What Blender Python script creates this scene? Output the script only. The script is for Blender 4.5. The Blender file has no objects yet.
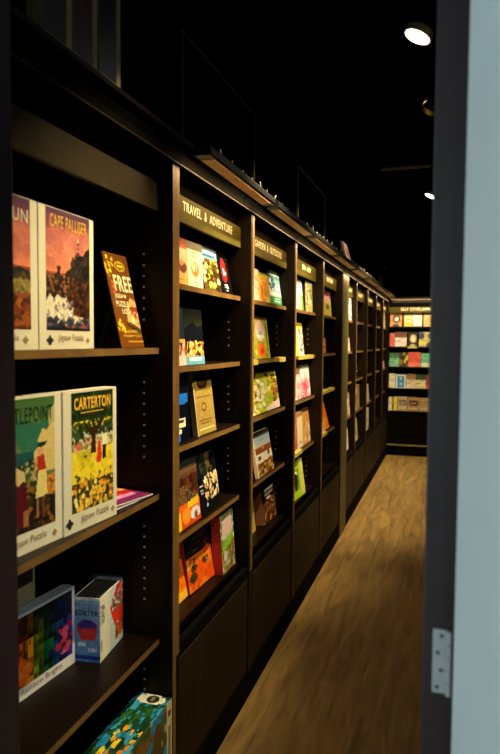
import bpy, math, random
import numpy as np
from mathutils import Vector, Matrix
R = math.radians
SC = bpy.context.scene
COL = SC.collection

# ------------------------------------------------------------------ camera
YAW, PITCH, ROLL = 0.3027, 0.0564, -0.0072
cam = bpy.data.cameras.new('camera'); camo = bpy.data.objects.new('camera', cam); COL.objects.link(camo)
cam.sensor_fit = 'VERTICAL'; cam.sensor_height = 36; cam.sensor_width = 24
cam.lens = 36 * 640 / 754
cam.clip_start = 0.02
camo.matrix_world = (Matrix.Translation((0, 0, 1.68)) @ Matrix.Rotation(YAW, 4, 'Z')
                     @ Matrix.Rotation(math.pi/2 - PITCH, 4, 'X') @ Matrix.Rotation(-ROLL, 4, 'Z'))
cam.dof.use_dof = True; cam.dof.focus_distance = 2.7; cam.dof.aperture_fstop = 3.6
SC.camera = camo
SC.view_settings.view_transform = 'Standard'; SC.view_settings.look = 'None'
SC.view_settings.gamma = 1; SC.view_settings.exposure = 0.0; SC.view_settings.use_curve_mapping = False

# ------------------------------------------------------------------ world
w = bpy.data.worlds.new('world'); SC.world = w; w.use_nodes = True
w.node_tree.nodes['Background'].inputs[0].default_value = (0.25, 0.6, 1.0, 1)
w.node_tree.nodes['Background'].inputs[1].default_value = 0.0022

D = 0.8715          # front plane of the wall bookcases is x = -D
XF = -D
XS = XF - 0.05      # shelf fronts
XB = XF - 0.36      # back
YF = 9.62           # front plane of the end bookcase
CEIL = 2.95
BAYS = [1.000, 1.963, 2.819, 3.676, 4.532, 5.388]
BAYS2 = [5.72, 6.244, 7.101, 7.957, 8.813, 9.62]
LV = [1.882, 1.585, 1.297, 0.966, 0.645]      # shelf tops

def light(name, kind, loc, energy, color, target=None, **kw):
    l = bpy.data.lights.new(name, kind); o = bpy.data.objects.new(name, l); COL.objects.link(o)
    o.location = loc; l.energy = energy; l.color = color
    for k, v in kw.items(): setattr(l, k, v)
    if target is not None:
        o.rotation_euler = (Vector(target) - Vector(loc)).to_track_quat('-Z', 'Y').to_euler()
    return o
# unseen cool light added in the camera's room for the pale door
light('cool_room_light', 'AREA', (-1.75, -1.3, 1.65), 62, (0.66, 0.88, 0.97), (0.10, 0.9, 1.5),
      shape='RECTANGLE', size=1.1, size_y=1.3)
light('lobby_fill_beam', 'SPOT', (.62, -.60, 1.78), 48, (0.88, 0.95, 1.0), (-1.06, 1.62, .80), spot_size=R(34), spot_blend=1.0, shadow_soft_size=.05)  # unseen beam with no fixture, added to brighten the nearest lower shelves
WARM = (1.0, 0.66, 0.30)
WARMW = (1.0, 0.79, 0.46)
STRIP_E = 2.6
SPOT_E = 195

# ------------------------------------------------------------------ materials
def lin(c):
    return tuple(((v/12.92) if v <= 0.04045 else ((v+0.055)/1.055)**2.4) for v in c)
def rgb(r, g, b): return lin((r/255, g/255, b/255))
def mat(name, col, rough=0.5, metal=0.0, spec=0.5, noise=0.0, nscale=20, stretch=(1, 1, 1), emit=None, estr=0, bump=0.0):
    m = bpy.data.materials.new(name); m.use_nodes = True
    nt = m.node_tree; b = nt.nodes['Principled BSDF']
    b.inputs['Roughness'].default_value = rough; b.inputs['Metallic'].default_value = metal
    b.inputs['Specular IOR Level'].default_value = spec
    b.inputs['Base Color'].default_value = (*col, 1)
    if emit:
        b.inputs['Emission Color'].default_value = (*emit, 1); b.inputs['Emission Strength'].default_value = estr
    if noise or bump:
        tc = nt.nodes.new('ShaderNodeTexCoord'); mp = nt.nodes.new('ShaderNodeMapping'); no = nt.nodes.new('ShaderNodeTexNoise')
        mp.inputs['Scale'].default_value = stretch; no.inputs['Scale'].default_value = nscale; no.inputs['Detail'].default_value = 5
        nt.links.new(tc.outputs['Object'], mp.inputs[0]); nt.links.new(mp.outputs[0], no.inputs[0])
        if noise:
            cr = nt.nodes.new('ShaderNodeValToRGB')
            cr.color_ramp.elements[0].position = 0.3; cr.color_ramp.elements[1].position = 0.7
            cr.color_ramp.elements[0].color = (*[c*(1-noise) for c in col], 1)
            cr.color_ramp.elements[1].color = (*[min(1, c*(1+noise)) for c in col], 1)
            nt.links.new(no.outputs[0], cr.inputs[0]); nt.links.new(cr.outputs[0], b.inputs['Base Color'])
        if bump:
            bp = nt.nodes.new('ShaderNodeBump'); bp.inputs['Strength'].default_value = bump; bp.inputs['Distance'].default_value = 0.002
            nt.links.new(no.outputs[0], bp.inputs['Height']); nt.links.new(bp.outputs[0], b.inputs['Normal'])
    return m
M = {}
M['wood'] = mat('dark_stained_wood', (0.0065, 0.0035, 0.0016), 0.40, spec=0.11, noise=0.35, nscale=6, stretch=(8, 1.2, 8))
M['woodv'] = mat('dark_stained_wood_upright', (0.0065, 0.0035, 0.0016), 0.40, spec=0.11, noise=0.35, nscale=6, stretch=(8, 8, 1.0))
M['inner'] = mat('dark_inner_panel', (0.0035, 0.003, 0.0025), 0.9, spec=0.03, noise=0.3, nscale=6, stretch=(6, 6, 1))
M['signwood'] = mat('plain_brown_header', (0.030, 0.021, 0.008), 0.6, spec=0.1, noise=0.2)
M['litedge'] = mat('lit_wood_edge', (0.180, 0.098, 0.029), 0.5, spec=0.15, noise=0.25, nscale=9)  # lamp light on the front edges, put into a lighter wood colour
M['doorwood'] = mat('brown_door_wood', (0.020, 0.011, 0.0045), 0.6, spec=0.15, noise=0.3, nscale=6, stretch=(8, 8, 1.0))
M['olive'] = mat('olive_sign_board', (0.070, 0.056, 0.008), 0.7, spec=0.08, noise=0.12, nscale=9)
M['cream'] = mat('cream_lettering', (0.85, 0.80, 0.55), 0.5)
M['brass'] = mat('shelf_pin_metal', (0.28, 0.25, 0.18), 0.4)
M['black'] = mat('black_metal', (0.012, 0.012, 0.012), 0.4, noise=0.2)
M['ceil'] = mat('black_painted_ceiling', (0.002, 0.0025, 0.003), 1.0, spec=0.0, noise=0.3, nscale=3)
M['wallk'] = mat('black_painted_wall', (0.003, 0.0035, 0.004), 1.0, spec=0.0, noise=0.3, nscale=3)
M['jamb'] = mat('dark_brown_door_frame', (0.0235, 0.0112, 0.0110), 0.55, noise=0.15, nscale=12)
M['door'] = mat('pale_door_paint', (0.62, 0.66, 0.64), 0.55, noise=0.04, nscale=4, bump=0.05)
M['hinge'] = mat('painted_steel_hinge', (0.34, 0.35, 0.34), 0.5, metal=0.0, noise=0.05)
M['screw'] = mat('steel_screw', (0.25, 0.26, 0.28), 0.3, metal=0.8, noise=0.1)
M['page'] = mat('paper_pages', (0.75, 0.70, 0.58), 0.8, noise=0.12, nscale=4, stretch=(1, 120, 1))
M['card'] = mat('cream_card', rgb(226, 220, 188), 0.5, noise=0.03)
M['white'] = mat('white_card', rgb(232, 232, 225), 0.45, noise=0.03)
M['blackink'] = mat('black_ink', (0.02, 0.02, 0.02), 0.5)
M['yellow'] = mat('yellow_ticket', rgb(190, 172, 80), 0.5, noise=0.05)
M['gold'] = mat('gold_ink', rgb(238, 190, 60), 0.5)
M['tanink'] = mat('tan_ink', rgb(150, 130, 80), 0.5)
M['ivory'] = mat('ivory_ink', rgb(250, 240, 180), 0.5)
M['greenink'] = mat('dark_green_ink', rgb(25, 40, 28), 0.5)
M['steel'] = mat('dull_bronze_tube', (0.05, 0.042, 0.02), 0.5, spec=0.2, noise=0.1)
M['lamp'] = mat('lit_lamp_disc', (0.9, 0.9, 0.9), 0.5, emit=(0.93, 0.93, 1.0), estr=6)
M['lampring'] = mat('lamp_trim_ring', (0.5, 0.4, 0.15), 0.4, metal=0.5)
M['strip'] = mat('strip_light_cover', (0.45, 0.25, 0.10), 0.5, noise=0.25, nscale=7, stretch=(4, 1, 4), emit=(0.42, 0.17, 0.035), estr=0.20)
M['teal'] = mat('teal_card', rgb(40, 90, 95), 0.6)
M['purple'] = mat('purple_print', rgb(140, 60, 110), 0.4)

M['steel_lit'] = mat('lit_bronze_tube', (0.20, 0.17, 0.07), 0.5, spec=0.2, noise=0.1)  # brighter copy of the dull tube, stronger light put into its colour
M['tancard'] = mat('dull_tan_card', (0.42, 0.34, 0.15), 0.6, noise=0.1)
def print_mat():
    m = bpy.data.materials.new('printed_cover'); m.use_nodes = True
    nt = m.node_tree; b = nt.nodes['Principled BSDF']
    a = nt.nodes.new('ShaderNodeVertexColor'); a.layer_name = 'print'
    nt.links.new(a.outputs[0], b.inputs['Base Color'])
    b.inputs['Roughness'].default_value = 0.38
    return m
M['print'] = print_mat()
def floor_mat():
    m = bpy.data.materials.new('oak_plank_floor'); m.use_nodes = True
    nt = m.node_tree; b = nt.nodes['Principled BSDF']; L = nt.links.new; N = nt.nodes.new
    tc = N('ShaderNodeTexCoord'); mp = N('ShaderNodeMapping'); mp.inputs['Rotation'].default_value = (0, 0, R(90))
    L(tc.outputs['Object'], mp.inputs[0])
    br = N('ShaderNodeTexBrick'); br.inputs['Scale'].default_value = 1.0
    br.inputs['Brick Width'].default_value = 1.5; br.inputs['Row Height'].default_value = 0.19
    br.inputs['Mortar Size'].default_value = 0.0016; br.offset = 0.37
    br.inputs['Color1'].default_value = (0.25, 0.160, 0.050, 1); br.inputs['Color2'].default_value = (0.29, 0.188, 0.060, 1)
    br.inputs['Mortar'].default_value = (0.20, 0.12, 0.04, 1)
    L(mp.outputs[0], br.inputs['Vector'])
    mp2 = N('ShaderNodeMapping'); mp2.inputs['Scale'].default_value = (0.9, 7, 1); L(mp.outputs[0], mp2.inputs[0])
    no = N('ShaderNodeTexNoise'); no.inputs['Scale'].default_value = 2.2; no.inputs['Detail'].default_value = 7; no.inputs['Distortion'].default_value = 1.2
    L(mp2.outputs[0], no.inputs[0])
    cr = N('ShaderNodeValToRGB'); cr.color_ramp.elements[0].position = 0.32; cr.color_ramp.elements[1].position = 0.68
    cr.color_ramp.elements[0].color = (0.50, 0.47, 0.42, 1); cr.color_ramp.elements[1].color = (1.15, 1.1, 1.0, 1)
    L(no.outputs[0], cr.inputs[0])
    mx = N('ShaderNodeMix'); mx.data_type = 'RGBA'; mx.blend_type = 'MULTIPLY'; mx.inputs[0].default_value = 1
    L(br.outputs[0], mx.inputs[6]); L(cr.outputs[0], mx.inputs[7]); L(mx.outputs[2], b.inputs['Base Color'])
    b.inputs['Roughness'].default_value = 0.55; b.inputs['Specular IOR Level'].default_value = 0.3
    return m
M['floor'] = floor_mat()

# ------------------------------------------------------------------ mesh helpers
class MB:
    def __init__(s): s.v = []; s.f = []; s.mi = []
    def box(s, x0, y0, z0, x1, y1, z1, mi=0):
        n = len(s.v)
        s.v += [(x0,y0,z0),(x1,y0,z0),(x1,y1,z0),(x0,y1,z0),(x0,y0,z1),(x1,y0,z1),(x1,y1,z1),(x0,y1,z1)]
        for q in ((0,3,2,1),(4,5,6,7),(0,1,5,4),(1,2,6,5),(2,3,7,6),(3,0,4,7)):
            s.f.append([n+i for i in q]); s.mi.append(mi)
        return s
    def cyl(s, p, axis, r, l, n=16, mi=0, r2=None):
        p = Vector(p); a = Vector(axis).normalized(); u = a.orthogonal().normalized(); w_ = a.cross(u); r2 = r if r2 is None else r2
        b = len(s.v)
        for k in range(n):
            t = 2*math.pi*k/n; s.v.append(tuple(p + (u*math.cos(t)+w_*math.sin(t))*r))
        for k in range(n):
            t = 2*math.pi*k/n; s.v.append(tuple(p + a*l + (u*math.cos(t)+w_*math.sin(t))*r2))
        for k in range(n):
            s.f.append([b+k, b+(k+1)%n, b+n+(k+1)%n, b+n+k]); s.mi.append(mi)
        s.f.append([b+k for k in range(n)][::-1]); s.mi.append(mi)
        s.f.append([b+n+k for k in range(n)]); s.mi.append(mi)
        return s
    def prism_y(s, prof, y0, y1, mi=0):       # profile of (x, z) extruded along y
        b = len(s.v); n = len(prof)
        s.v += [(x, y0, z) for x, z in prof] + [(x, y1, z) for x, z in prof]
        for k in range(n): s.f.append([b+k, b+(k+1)%n, b+n+(k+1)%n, b+n+k]); s.mi.append(mi)
        s.f.append([b+k for k in range(n)][::-1]); s.mi.append(mi)
        s.f.append([b+n+k for k in range(n)]); s.mi.append(mi)
        return s
    def build(s, name, mats, parent=None, bevel=0.0):
        me = bpy.data.meshes.new(name); me.from_pydata(s.v, [], s.f)
        if not isinstance(mats, (list, tuple)): mats = [mats]
        for m in mats: me.materials.append(m)
        me.polygons.foreach_set('material_index', s.mi)
        me.update()
        o = bpy.data.objects.new(name, me); COL.objects.link(o)
        if parent: o.parent = parent
        if bevel:
            b = o.modifiers.new('bevel', 'BEVEL'); b.width = bevel; b.segments = 2; b.limit_method = 'ANGLE'
        return o
def tag(o, label=None, cat=None, group=None, kind=None):
    if label: o['label'] = label
    if cat: o['category'] = cat
    if group: o['group'] = group
    if kind: o['kind'] = kind
    return o
def empty(name, loc=(0, 0, 0), rot=(0, 0, 0), **kw):
    o = bpy.data.objects.new(name, None); COL.objects.link(o); o.location = loc; o.rotation_euler = rot
    o.empty_display_size = 0.05
    return tag(o, **kw)
def boxo(name, m, parent, *b, bevel=0.0): return MB().box(*b).build(name, m, parent, bevel)

def text(s, m, parent, loc, rot, width=None, height=0.02, name='lettering', bold=0.0, align='CENTER', depth=0.0006):
    cu = bpy.data.curves.new('t', 'FONT'); cu.body = s; cu.size = 1; cu.align_x = align; cu.offset = bold; cu.extrude = 0; cu.resolution_u = 3; cu.space_character = 1.12
    o = bpy.data.objects.new('t', cu); COL.objects.link(o)
    dg = bpy.context.evaluated_depsgraph_get(); me = bpy.data.meshes.new_from_object(o.evaluated_get(dg))
    bpy.data.objects.remove(o); bpy.data.curves.remove(cu)
    co = np.zeros(len(me.vertices)*3); me.vertices.foreach_get('co', co); co = co.reshape(-1, 3)
    mn, mxx = co.min(0), co.max(0); sy = height/(mxx[1]-mn[1]); sx = sy if width is None else width/(mxx[0]-mn[0])
    co[:, 1] = (co[:, 1]-mn[1])*sy
    co[:, 0] = (co[:, 0] - (mn[0]+mxx[0])/2)*sx if align == 'CENTER' else (co[:, 0]-mn[0])*sx
    co[:, 2] = depth
    me.vertices.foreach_set('co', co.ravel()); me.materials.clear(); me.materials.append(m); me.name = name; me.update()
    r = bpy.data.objects.new(name, me); COL.objects.link(r); r.parent = parent; r.location = loc; r.rotation_euler = rot
    return r

# ------------------------------------------------------------------ printed pictures, painted as small colour grids
class Art:
    def __init__(s, w, h, bg=(128, 128, 128), seed=0):
        s.w, s.h = w, h; s.a = np.zeros((h, w, 3)); s.a[:] = bg
        s.X, s.Y = np.meshgrid((np.arange(w)+.5)/w, (np.arange(h)+.5)/h); s.r = np.random.RandomState(seed)
    def _p(s, m, c, al=1.0): s.a[m] = s.a[m]*(1-al) + np.array(c, float)*al; return s
    def grad(s, y0, y1, c0, c1, x0=0, x1=1):
        m = (s.Y >= y0) & (s.Y < y1) & (s.X >= x0) & (s.X < x1); t = ((s.Y-y0)/(y1-y0))[..., None]
        s.a[m] = (np.array(c0)*(1-t) + np.array(c1)*t)[m]; return s
    def rect(s, x0, y0, x1, y1, c, al=1.0): return s._p((s.X >= x0) & (s.X < x1) & (s.Y >= y0) & (s.Y < y1), c, al)
    def ell(s, x, y, rx, ry, c, al=1.0): return s._p(((s.X-x)/rx)**2 + ((s.Y-y)/ry)**2 < 1, c, al)
    def poly(s, pts, c, al=1.0):
        m = np.zeros((s.h, s.w), bool); n = len(pts)
        for i in range(n):
            (x1, y1), (x2, y2) = pts[i], pts[(i+1) % n]
            if y1 == y2: continue
            cnd = ((y1 > s.Y) != (y2 > s.Y)) & (s.X < (x2-x1)*(s.Y-y1)/(y2-y1)+x1); m ^= cnd
        return s._p(m, c, al)
    def blobs(s, n, x0, y0, x1, y1, cols, r0=.03, r1=.08, asp=1.0, al=1.0):
        if 30 < s.w < 50: n, r0, r1 = int(n*2.4), r0*.5, r1*.72      # book covers: finer marks
        for i in range(n):
            rr = s.r.uniform(r0, r1); c = cols[s.r.randint(len(cols))]
            s.ell(s.r.uniform(x0, x1), s.r.uniform(y0, y1), rr, rr*asp, c, al)
        return s
    def lines(s, n, x0, y0, x1, y1, c, fill=.5, ragged=.3):
        st = (y1-y0)/n
        for i in range(n):
            e = x1 - (x1-x0)*s.r.uniform(0, ragged)*.5; b = x0 + (x1-x0)*s.r.uniform(0, ragged)*.5
            s.rect(b, y0+i*st, e, y0+i*st+st*fill, c)
        return s
    def noise(s, k): s.a += (s.r.rand(s.h, s.w, 1)-.5)*k; return s

def grid_face(w, h, art, y=0.0, x0=None, z0=0.0):
    # vertices and faces of a picture on the local front (facing -Y)
    W, H = art.w, art.h; x0 = -w/2 if x0 is None else x0
    vs = [(x0 + w*i/W, y, z0 + h*(1-j/H)) for j in range(H+1) for i in range(W+1)]
    fs = [(j*(W+1)+i, (j+1)*(W+1)+i, (j+1)*(W+1)+i+1, j*(W+1)+i+1) for j in range(H) for i in range(W)]
    rs = np.random.RandomState(W*7+H+int(art.a[0, 0, 0])); n1 = rs.rand(H, W, 1)-.5; n2 = np.kron(rs.rand(H//3+1, W//3+1, 1)-.5, np.ones((3, 3, 1)))[:H, :W]
    lum = art.a.mean(2, keepdims=True); k_ = 1.14 if H > 20 else .92; aa = (lum + (art.a-lum)*(1.08 if H > 20 else .85) - 118)*k_ + 118 + (n1*.16 + n2*(.20 if W < 34 else .0))*np.minimum(lum+25, 150)
    c = np.clip(aa.reshape(-1, 3)/255, 0.01, .97); c = np.where(c <= .04045, c/12.92, ((c+.055)/1.055)**2.4)
    return vs, fs, c
def printed(name, mb, grids, mats, parent):
    # mb faces keep their material index; grid faces get the print material (index 0)
    nb = len(mb.f); cols = [np.ones((nb, 3))*0.5]
    for vs, fs, c in grids:
        o = len(mb.v); mb.v += vs
        mb.f += [tuple(o+i for i in f) for f in fs]; mb.mi += [0]*len(fs); cols.append(c)
    o = mb.build(name, [M['print']] + mats, parent)
    ca = o.data.color_attributes.new('print', 'FLOAT_COLOR', 'CORNER')
    c = np.concatenate(cols); nl = [len(f) for f in mb.f]
    full = np.repeat(c, nl, axis=0); full = np.concatenate([full, np.ones((len(full), 1))], 1)
    ca.data.foreach_set('color', full.astype(np.float32).ravel())
    return o
_cm = {}
def cmat(c):
    c = tuple(int(v) for v in c)
    if c not in _cm: _cm[c] = mat('board_%02x%02x%02x' % c, rgb(*c), 0.45, noise=0.05)
    return _cm[c]
def place(root_name, loc, yaw, lean, t, **kw):
    x, y, z = loc
    return empty(root_name, (x, y, z + t*math.sin(R(max(lean, 0)))+0.0005), (-R(lean), 0, R(90+yaw)), **kw)

GAP = 0.0008
def book(label, loc, w_, h, t, lean, art, spine=(60, 40, 30), yaw=0, group=None, cat='book', name='book'):
    """loc = centre of the front bottom edge"""
    r = place(name, loc, yaw, lean, t, label=label, cat=cat, group=group)
    b = 0.0022
    mb = MB()
    mb.box(-w_/2, 0.0003, 0, w_/2, b, h, 1); mb.box(-w_/2, t-b, 0, w_/2, t, h, 1); mb.box(-w_/2, b, 0, -w_/2+b, t-b, h, 1)
    printed('cover', mb, [grid_face(w_, h, art)], [cmat(spine)], r)
    boxo('page_block', M['page'], r, -w_/2+b+.0002, b+.0002, 0.003, w_/2-0.004, t-b-.0002, h-0.003)
    return r
def puzzle_box(label, loc, w_, h, t, art, ab=(0.0, 0.0, 1.0, 1.0), side='card', yaw=0, lean=0, name='jigsaw_puzzle_box', group=None, cat='puzzle box'):
    """art rectangle ab = fractions of the face (x0, z0, x1, z1)"""
    r = place(name, loc, yaw, lean, t, label=label, cat=cat, group=group)
    mb = MB(); mb.box(-w_/2, 0, 0, w_/2, t*0.72, h, 1)
    x0, z0, x1, z1 = ab
    g = grid_face(w_*(x1-x0), h*(z1-z0), art, -0.0004, -w_/2+w_*x0, h*z0)
    printed('lid', mb, [g], [M[side]], r)
    boxo('tray', M[side], r, -w_/2+.002, t*.72, .002, w_/2-.002, t, h-.002)
    return r
FR = (math.pi/2, 0, 0)      # text lying on a local front face

# ------------------------------------------------------------------ the room
def struct(name, m, *b): return tag(boxo(name, m, None, *b), kind='structure')
struct('floor', M['floor'], -2.2, -2.6, -0.10, 1.9, 10.2, 0.0)
struct('ceiling', M['ceil'], -2.2, -2.6, CEIL, 1.9, 10.2, CEIL+.1)
struct('wall_left', M['wallk'], -1.36, 0.998, 0, -1.25, 10.1, CEIL)
struct('wall_far', M['wallk'], -1.25, 9.99, 0, 0.9, 10.1, CEIL)
struct('wall_right', M['wallk'], 0.72, 1.14, 0, 0.82, 9.99, CEIL)
# wall with the doorway the camera looks through
struct('wall_front', M['wallk'], 0.10, 1.02, 0, 0.82, 1.14, CEIL)
struct('wall_front_left', M['wallk'], -2.1, 0.90, 0, -0.81, 0.998, CEIL)
struct('wall_front_header', M['wallk'], -0.81, 0.90, 2.46, 0.10, 1.10, CEIL)
# room of the camera
struct('wall_camera_left', M['wallk'], -2.2, -2.5, 0, -2.1, 0.998, CEIL)
struct('wall_camera_right', M['wallk'], 1.7, -2.5, 0, 1.8, 1.14, CEIL)
struct('wall_camera_right_return', M['wallk'], 0.82, 1.04, 0, 1.7, 1.14, CEIL)
struct('wall_camera_back', M['wallk'], -2.2, -2.6, 0, 1.8, -2.5, CEIL)

fr = MB(); fr.box(-0.030, 1.0, 0, 0.10, 1.12, 2.46)
jam = tag(fr.build('trim_1', M['jamb'], None, 0.002), kind='structure')
jr = MB().box(-0.81, 0.89, 0, -0.766, 0.998, 2.46).build('trim_2', M['jamb'], None, 0.002); tag(jr, kind='structure')

# open pale door, hung on the dark frame, swung towards the camera
dr = empty('door_1', (0.014, 0.975, 0.0), (0, 0, R(-66))); dr['kind'] = 'structure'
boxo('leaf', M['door'], dr, 0.0, 0.0, 0.012, 0.78, 0.040, 2.4, bevel=0.004)
hz = 1.193
h_ = MB(); h_.box(-0.0150, 0.9955, hz-.050, 0.006, 0.9998, hz+.050)
hinge = h_.build('hinge_leaf', M['hinge'], jam, 0.0015)
kn = MB()
for k in range(5): kn.cyl((0.0095, 0.9930, hz-.050+.0202*k), (0, 0, 1), 0.0045, 0.0190, 14)
kn.build('knuckle', M['hinge'], hinge)
for k in range(4):
    sm = MB(); zc = hz-.040+.0267*k; xc = -0.002 if k % 2 else -0.0075
    sm.cyl((xc, 0.9957, zc), (0, -1, 0), 0.0036, 0.0012, 12, r2=0.0028)
    sm.build('screw', M['screw'], hinge)

# ------------------------------------------------------------------ bookcases
def holes(mb, xface, yface, z0, z1, sgn):
    z = z0
    while z < z1:
        mb.cyl((xface, yface, z), (0, sgn, 0), 0.0045, 0.0012, 8, mi=1)
        z += 0.036
def bay(y0, y1, levels, label, sign=None, bottom_open=False, sw=None, sh=0, rec=.05):
    XS = XF-rec
    root = empty('bookcase', (XF-.18, (y0+y1)/2, 0), label=label, cat='bookcase', group=None)
    ox, oy = XF-.18, (y0+y1)/2
    def P(name, m, x0, a, z0, x1, b, z1, bevel=0.0): return boxo(name, m, root, x0-ox, a-oy, z0, x1-ox, b-oy, z1, bevel=bevel)
    T = 0.026
    TOP = 2.252
    a, b = y0+.0004, y1-.0004
    def F(name, x0, a_, z0, x1, b_, z1, body):      # a board whose front edge is coloured lighter, as if lit
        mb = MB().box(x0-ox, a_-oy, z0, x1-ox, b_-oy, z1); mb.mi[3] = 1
        return mb.build(name, [body, M['litedge']], root)
    zs = .1305 if bottom_open else .60
    lp = MB().box(XB+.012-ox, a-oy, .1305, XF-ox, a+T-oy, zs+.0001).box(XB+.012-ox, a-oy, zs, XF-ox, a+T-oy, TOP); lp.mi[9] = 1  # lit edge colour only above the doors, lower edge left dark
    lp.build('side_panel', [M['woodv'], M['litedge']], root)
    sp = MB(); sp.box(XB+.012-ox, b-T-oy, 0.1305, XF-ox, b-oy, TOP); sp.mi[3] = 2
    for (lo, hi) in zip(levels[1:] + [None], levels):
        pass
    tops = [2.08] + levels
    for i in range(len(levels)):
        hi = tops[i]-.05; lo = levels[i]+.03
        if hi-lo > .1:
            mid = (hi+lo)/2; zz = lo + .06
            n = int(min((hi-lo-.06)/.036, 8))
            for k in range(n):
                z = hi-.03-.036*(k+1)
                if z > lo: sp.cyl((XF-.105-ox, b-T-oy, z), (0, -1, 0), 0.0042, 0.0012, 8, mi=1)
    sp.build('side_panel', [M['woodv'], M['brass'], M['litedge'] if bottom_open else M['doorwood']], root, 0)
    P('back_panel', M['inner'], XB, a, 0.0, XB+.012, b, TOP)
    ia, ib = a+T+.0003, b-T-.0003
    for z in levels[:-1]:
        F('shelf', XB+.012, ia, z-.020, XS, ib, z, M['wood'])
    zb = levels[-1]
    P('base_top', M['wood'], XB+.012, ia, zb-.020, XS, ib, zb, .001)
    P('header_panel', M['inner'], XS-.035, ia, 2.194, XS-.018, ib, TOP)
    P('top_panel', M['inner'], XB+.012, ia, 2.17, XS-.036, ib, 2.19)
    sb = P('sign_board', M['signwood'] if bottom_open else M['olive'], XS-.016, ia, 2.100, XS, ib, 2.193, .001)
    if sign:
        words = sign.split(' '); tot = len(sign); cy_ = (ia+ib)/2-oy+sh-sw/2; unit = sw/(tot-.3)
        for wd in words:
            ww = (len(wd)-.25)*unit
            text(wd, M['cream'], sb, (XS+.0004-ox, cy_+ww/2, 2.142), (math.pi/2, 0, math.pi/2), width=ww, height=0.034, bold=0.006)
            cy_ += (len(wd)+1-.2)*unit
    elif levels is LV:                      # lettering too small to read in the photograph: rows of plain strokes
        rr = random.Random(int(y0*100)); yy_ = ia-oy+.36*(ib-ia)/.80
        for wd in range(2):
            lt = MB()
            for k in range(rr.randint(4, 5)):
                hh = rr.choice((.026, .030, .034)); lt.box(XS-.0004-ox, yy_, 2.144, XS+.0006-ox, yy_+.018, 2.144+hh); yy_ += .026
                if yy_ > ib-oy-.08: break
            lt.build('lettering', M['cream'], sb); yy_ += .03
            if yy_ > ib-oy-.12: break
    if not bottom_open:
        P('rail', M['inner'], XF-.03, ia, 0.575, XF-.006, ib, zb-.021)
        mid = (ia+ib)/2
        n = 2 if (ib-ia) > .6 else 1
        for k in range(n):
            d0 = ia + (ib-ia)*k/n + .0015; d1 = ia + (ib-ia)*(k+1)/n - .0015
            d = MB(); x = XF-.004-ox
            d.box(XF-.022-ox, d0-oy, 0.135, x, d1-oy, 0.572)
            d.build('door', M['doorwood'], root, .0015)
        P('plinth', M['inner'], XF-.045, a, 0.0, XF, b, 0.130)
    else:
        P('plinth', M['inner'], XF-.045, a, 0.0, XF, b, 0.130); P('base_rail', M['inner'], XF-.045, ia, 0.1305, XF-.03, ib, .204)
    return root

LA = [1.655, 1.166, 0.668, 0.225]
bay(BAYS[0], BAYS[1], LA, 'nearest dark wooden bookcase at left, holding boxed jigsaw puzzles', bottom_open=True)
bay(BAYS[1], BAYS[2], LV, 'dark wooden bookcase under the TRAVEL & ADVENTURE sign', 'TRAVEL & ADVENTURE', sw=.55, sh=.015)
bay(BAYS[2], BAYS[3], LV, 'dark wooden bookcase under the GARDEN & OUTDOORS sign', 'GARDEN & OUTDOORS', sw=.53, sh=.030)
bay(BAYS[3], BAYS[4], LV, 'dark wooden bookcase right of the garden section, with a lime green book at its bottom', None)
bay(BAYS[4], BAYS[5], LV, 'mostly empty dark bookcase left of the olive-lit post', None)
bay(5.700, BAYS2[1], LV, 'narrow dark bookcase just right of the olive-lit post', None, rec=.038)
bay(BAYS2[1], BAYS2[2], LV, 'second dark bookcase beyond the olive-lit post', None, rec=.038)
bay(BAYS2[2], BAYS2[3], LV, 'third dark bookcase beyond the olive-lit post', None, rec=.038)
bay(BAYS2[3], BAYS2[4], LV, 'fourth dark bookcase beyond the olive-lit post', None, rec=.038)
bay(BAYS2[4], BAYS2[5]-.002, LV, 'last dark bookcase of the long row, in the far corner', None, rec=.038)

# post between the two runs
M['post'] = mat('olive_painted_post', (0.060, 0.050, 0.012), 0.5, noise=0.15, nscale=5)
po = MB(); po.box(XB, 5.3895, 0, XF+.004, 5.6985, 2.252)
tag(po.build('pilaster', M['post'], None, .003), 'tall flat olive-brown post between the bookcases, floor to cornice', 'post')

# cornice along the tops
cor = empty('cornice', (XF, 5.3, 2.253), label='long dark moulded cornice running along the tops of the left bookcases', cat='cornice')
def CB(name, m, x0, a, z0, x1, b, z1, bevel=0): return boxo(name, m, cor, x0-XF, a-5.3, z0-2.253, x1-XF, b-5.3, z1-2.253, bevel=bevel)
pr = [(XB, 2.3201), (XB, 2.335), (XF+.035, 2.335), (XF+.035, 2.322), (XF+.022, 2.3201)]
mb = MB().prism_y([(x-XF, z-2.253) for x, z in pr], 1.002-5.3, 9.985-5.3); mb.build('top_board', M['wood'], cor)
pr = [(XF-.02, 2.2535), (XF-.02, 2.3199), (XF+.020, 2.3199), (XF+.012, 2.300), (XF+.004, 2.285), (XF+.004, 2.268), (XF+.010, 2.262), (XF+.010, 2.2535)]
mb = MB().prism_y([(x-XF, z-2.253) for x, z in pr], 1.002-5.3, 9.985-5.3); mb.build('fascia', M['inner'], cor)
CB('bead', M['doorwood'], XF+.0102, 1.002, 2.2535, XF+.0145, 9.55, 2.2575)

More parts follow.
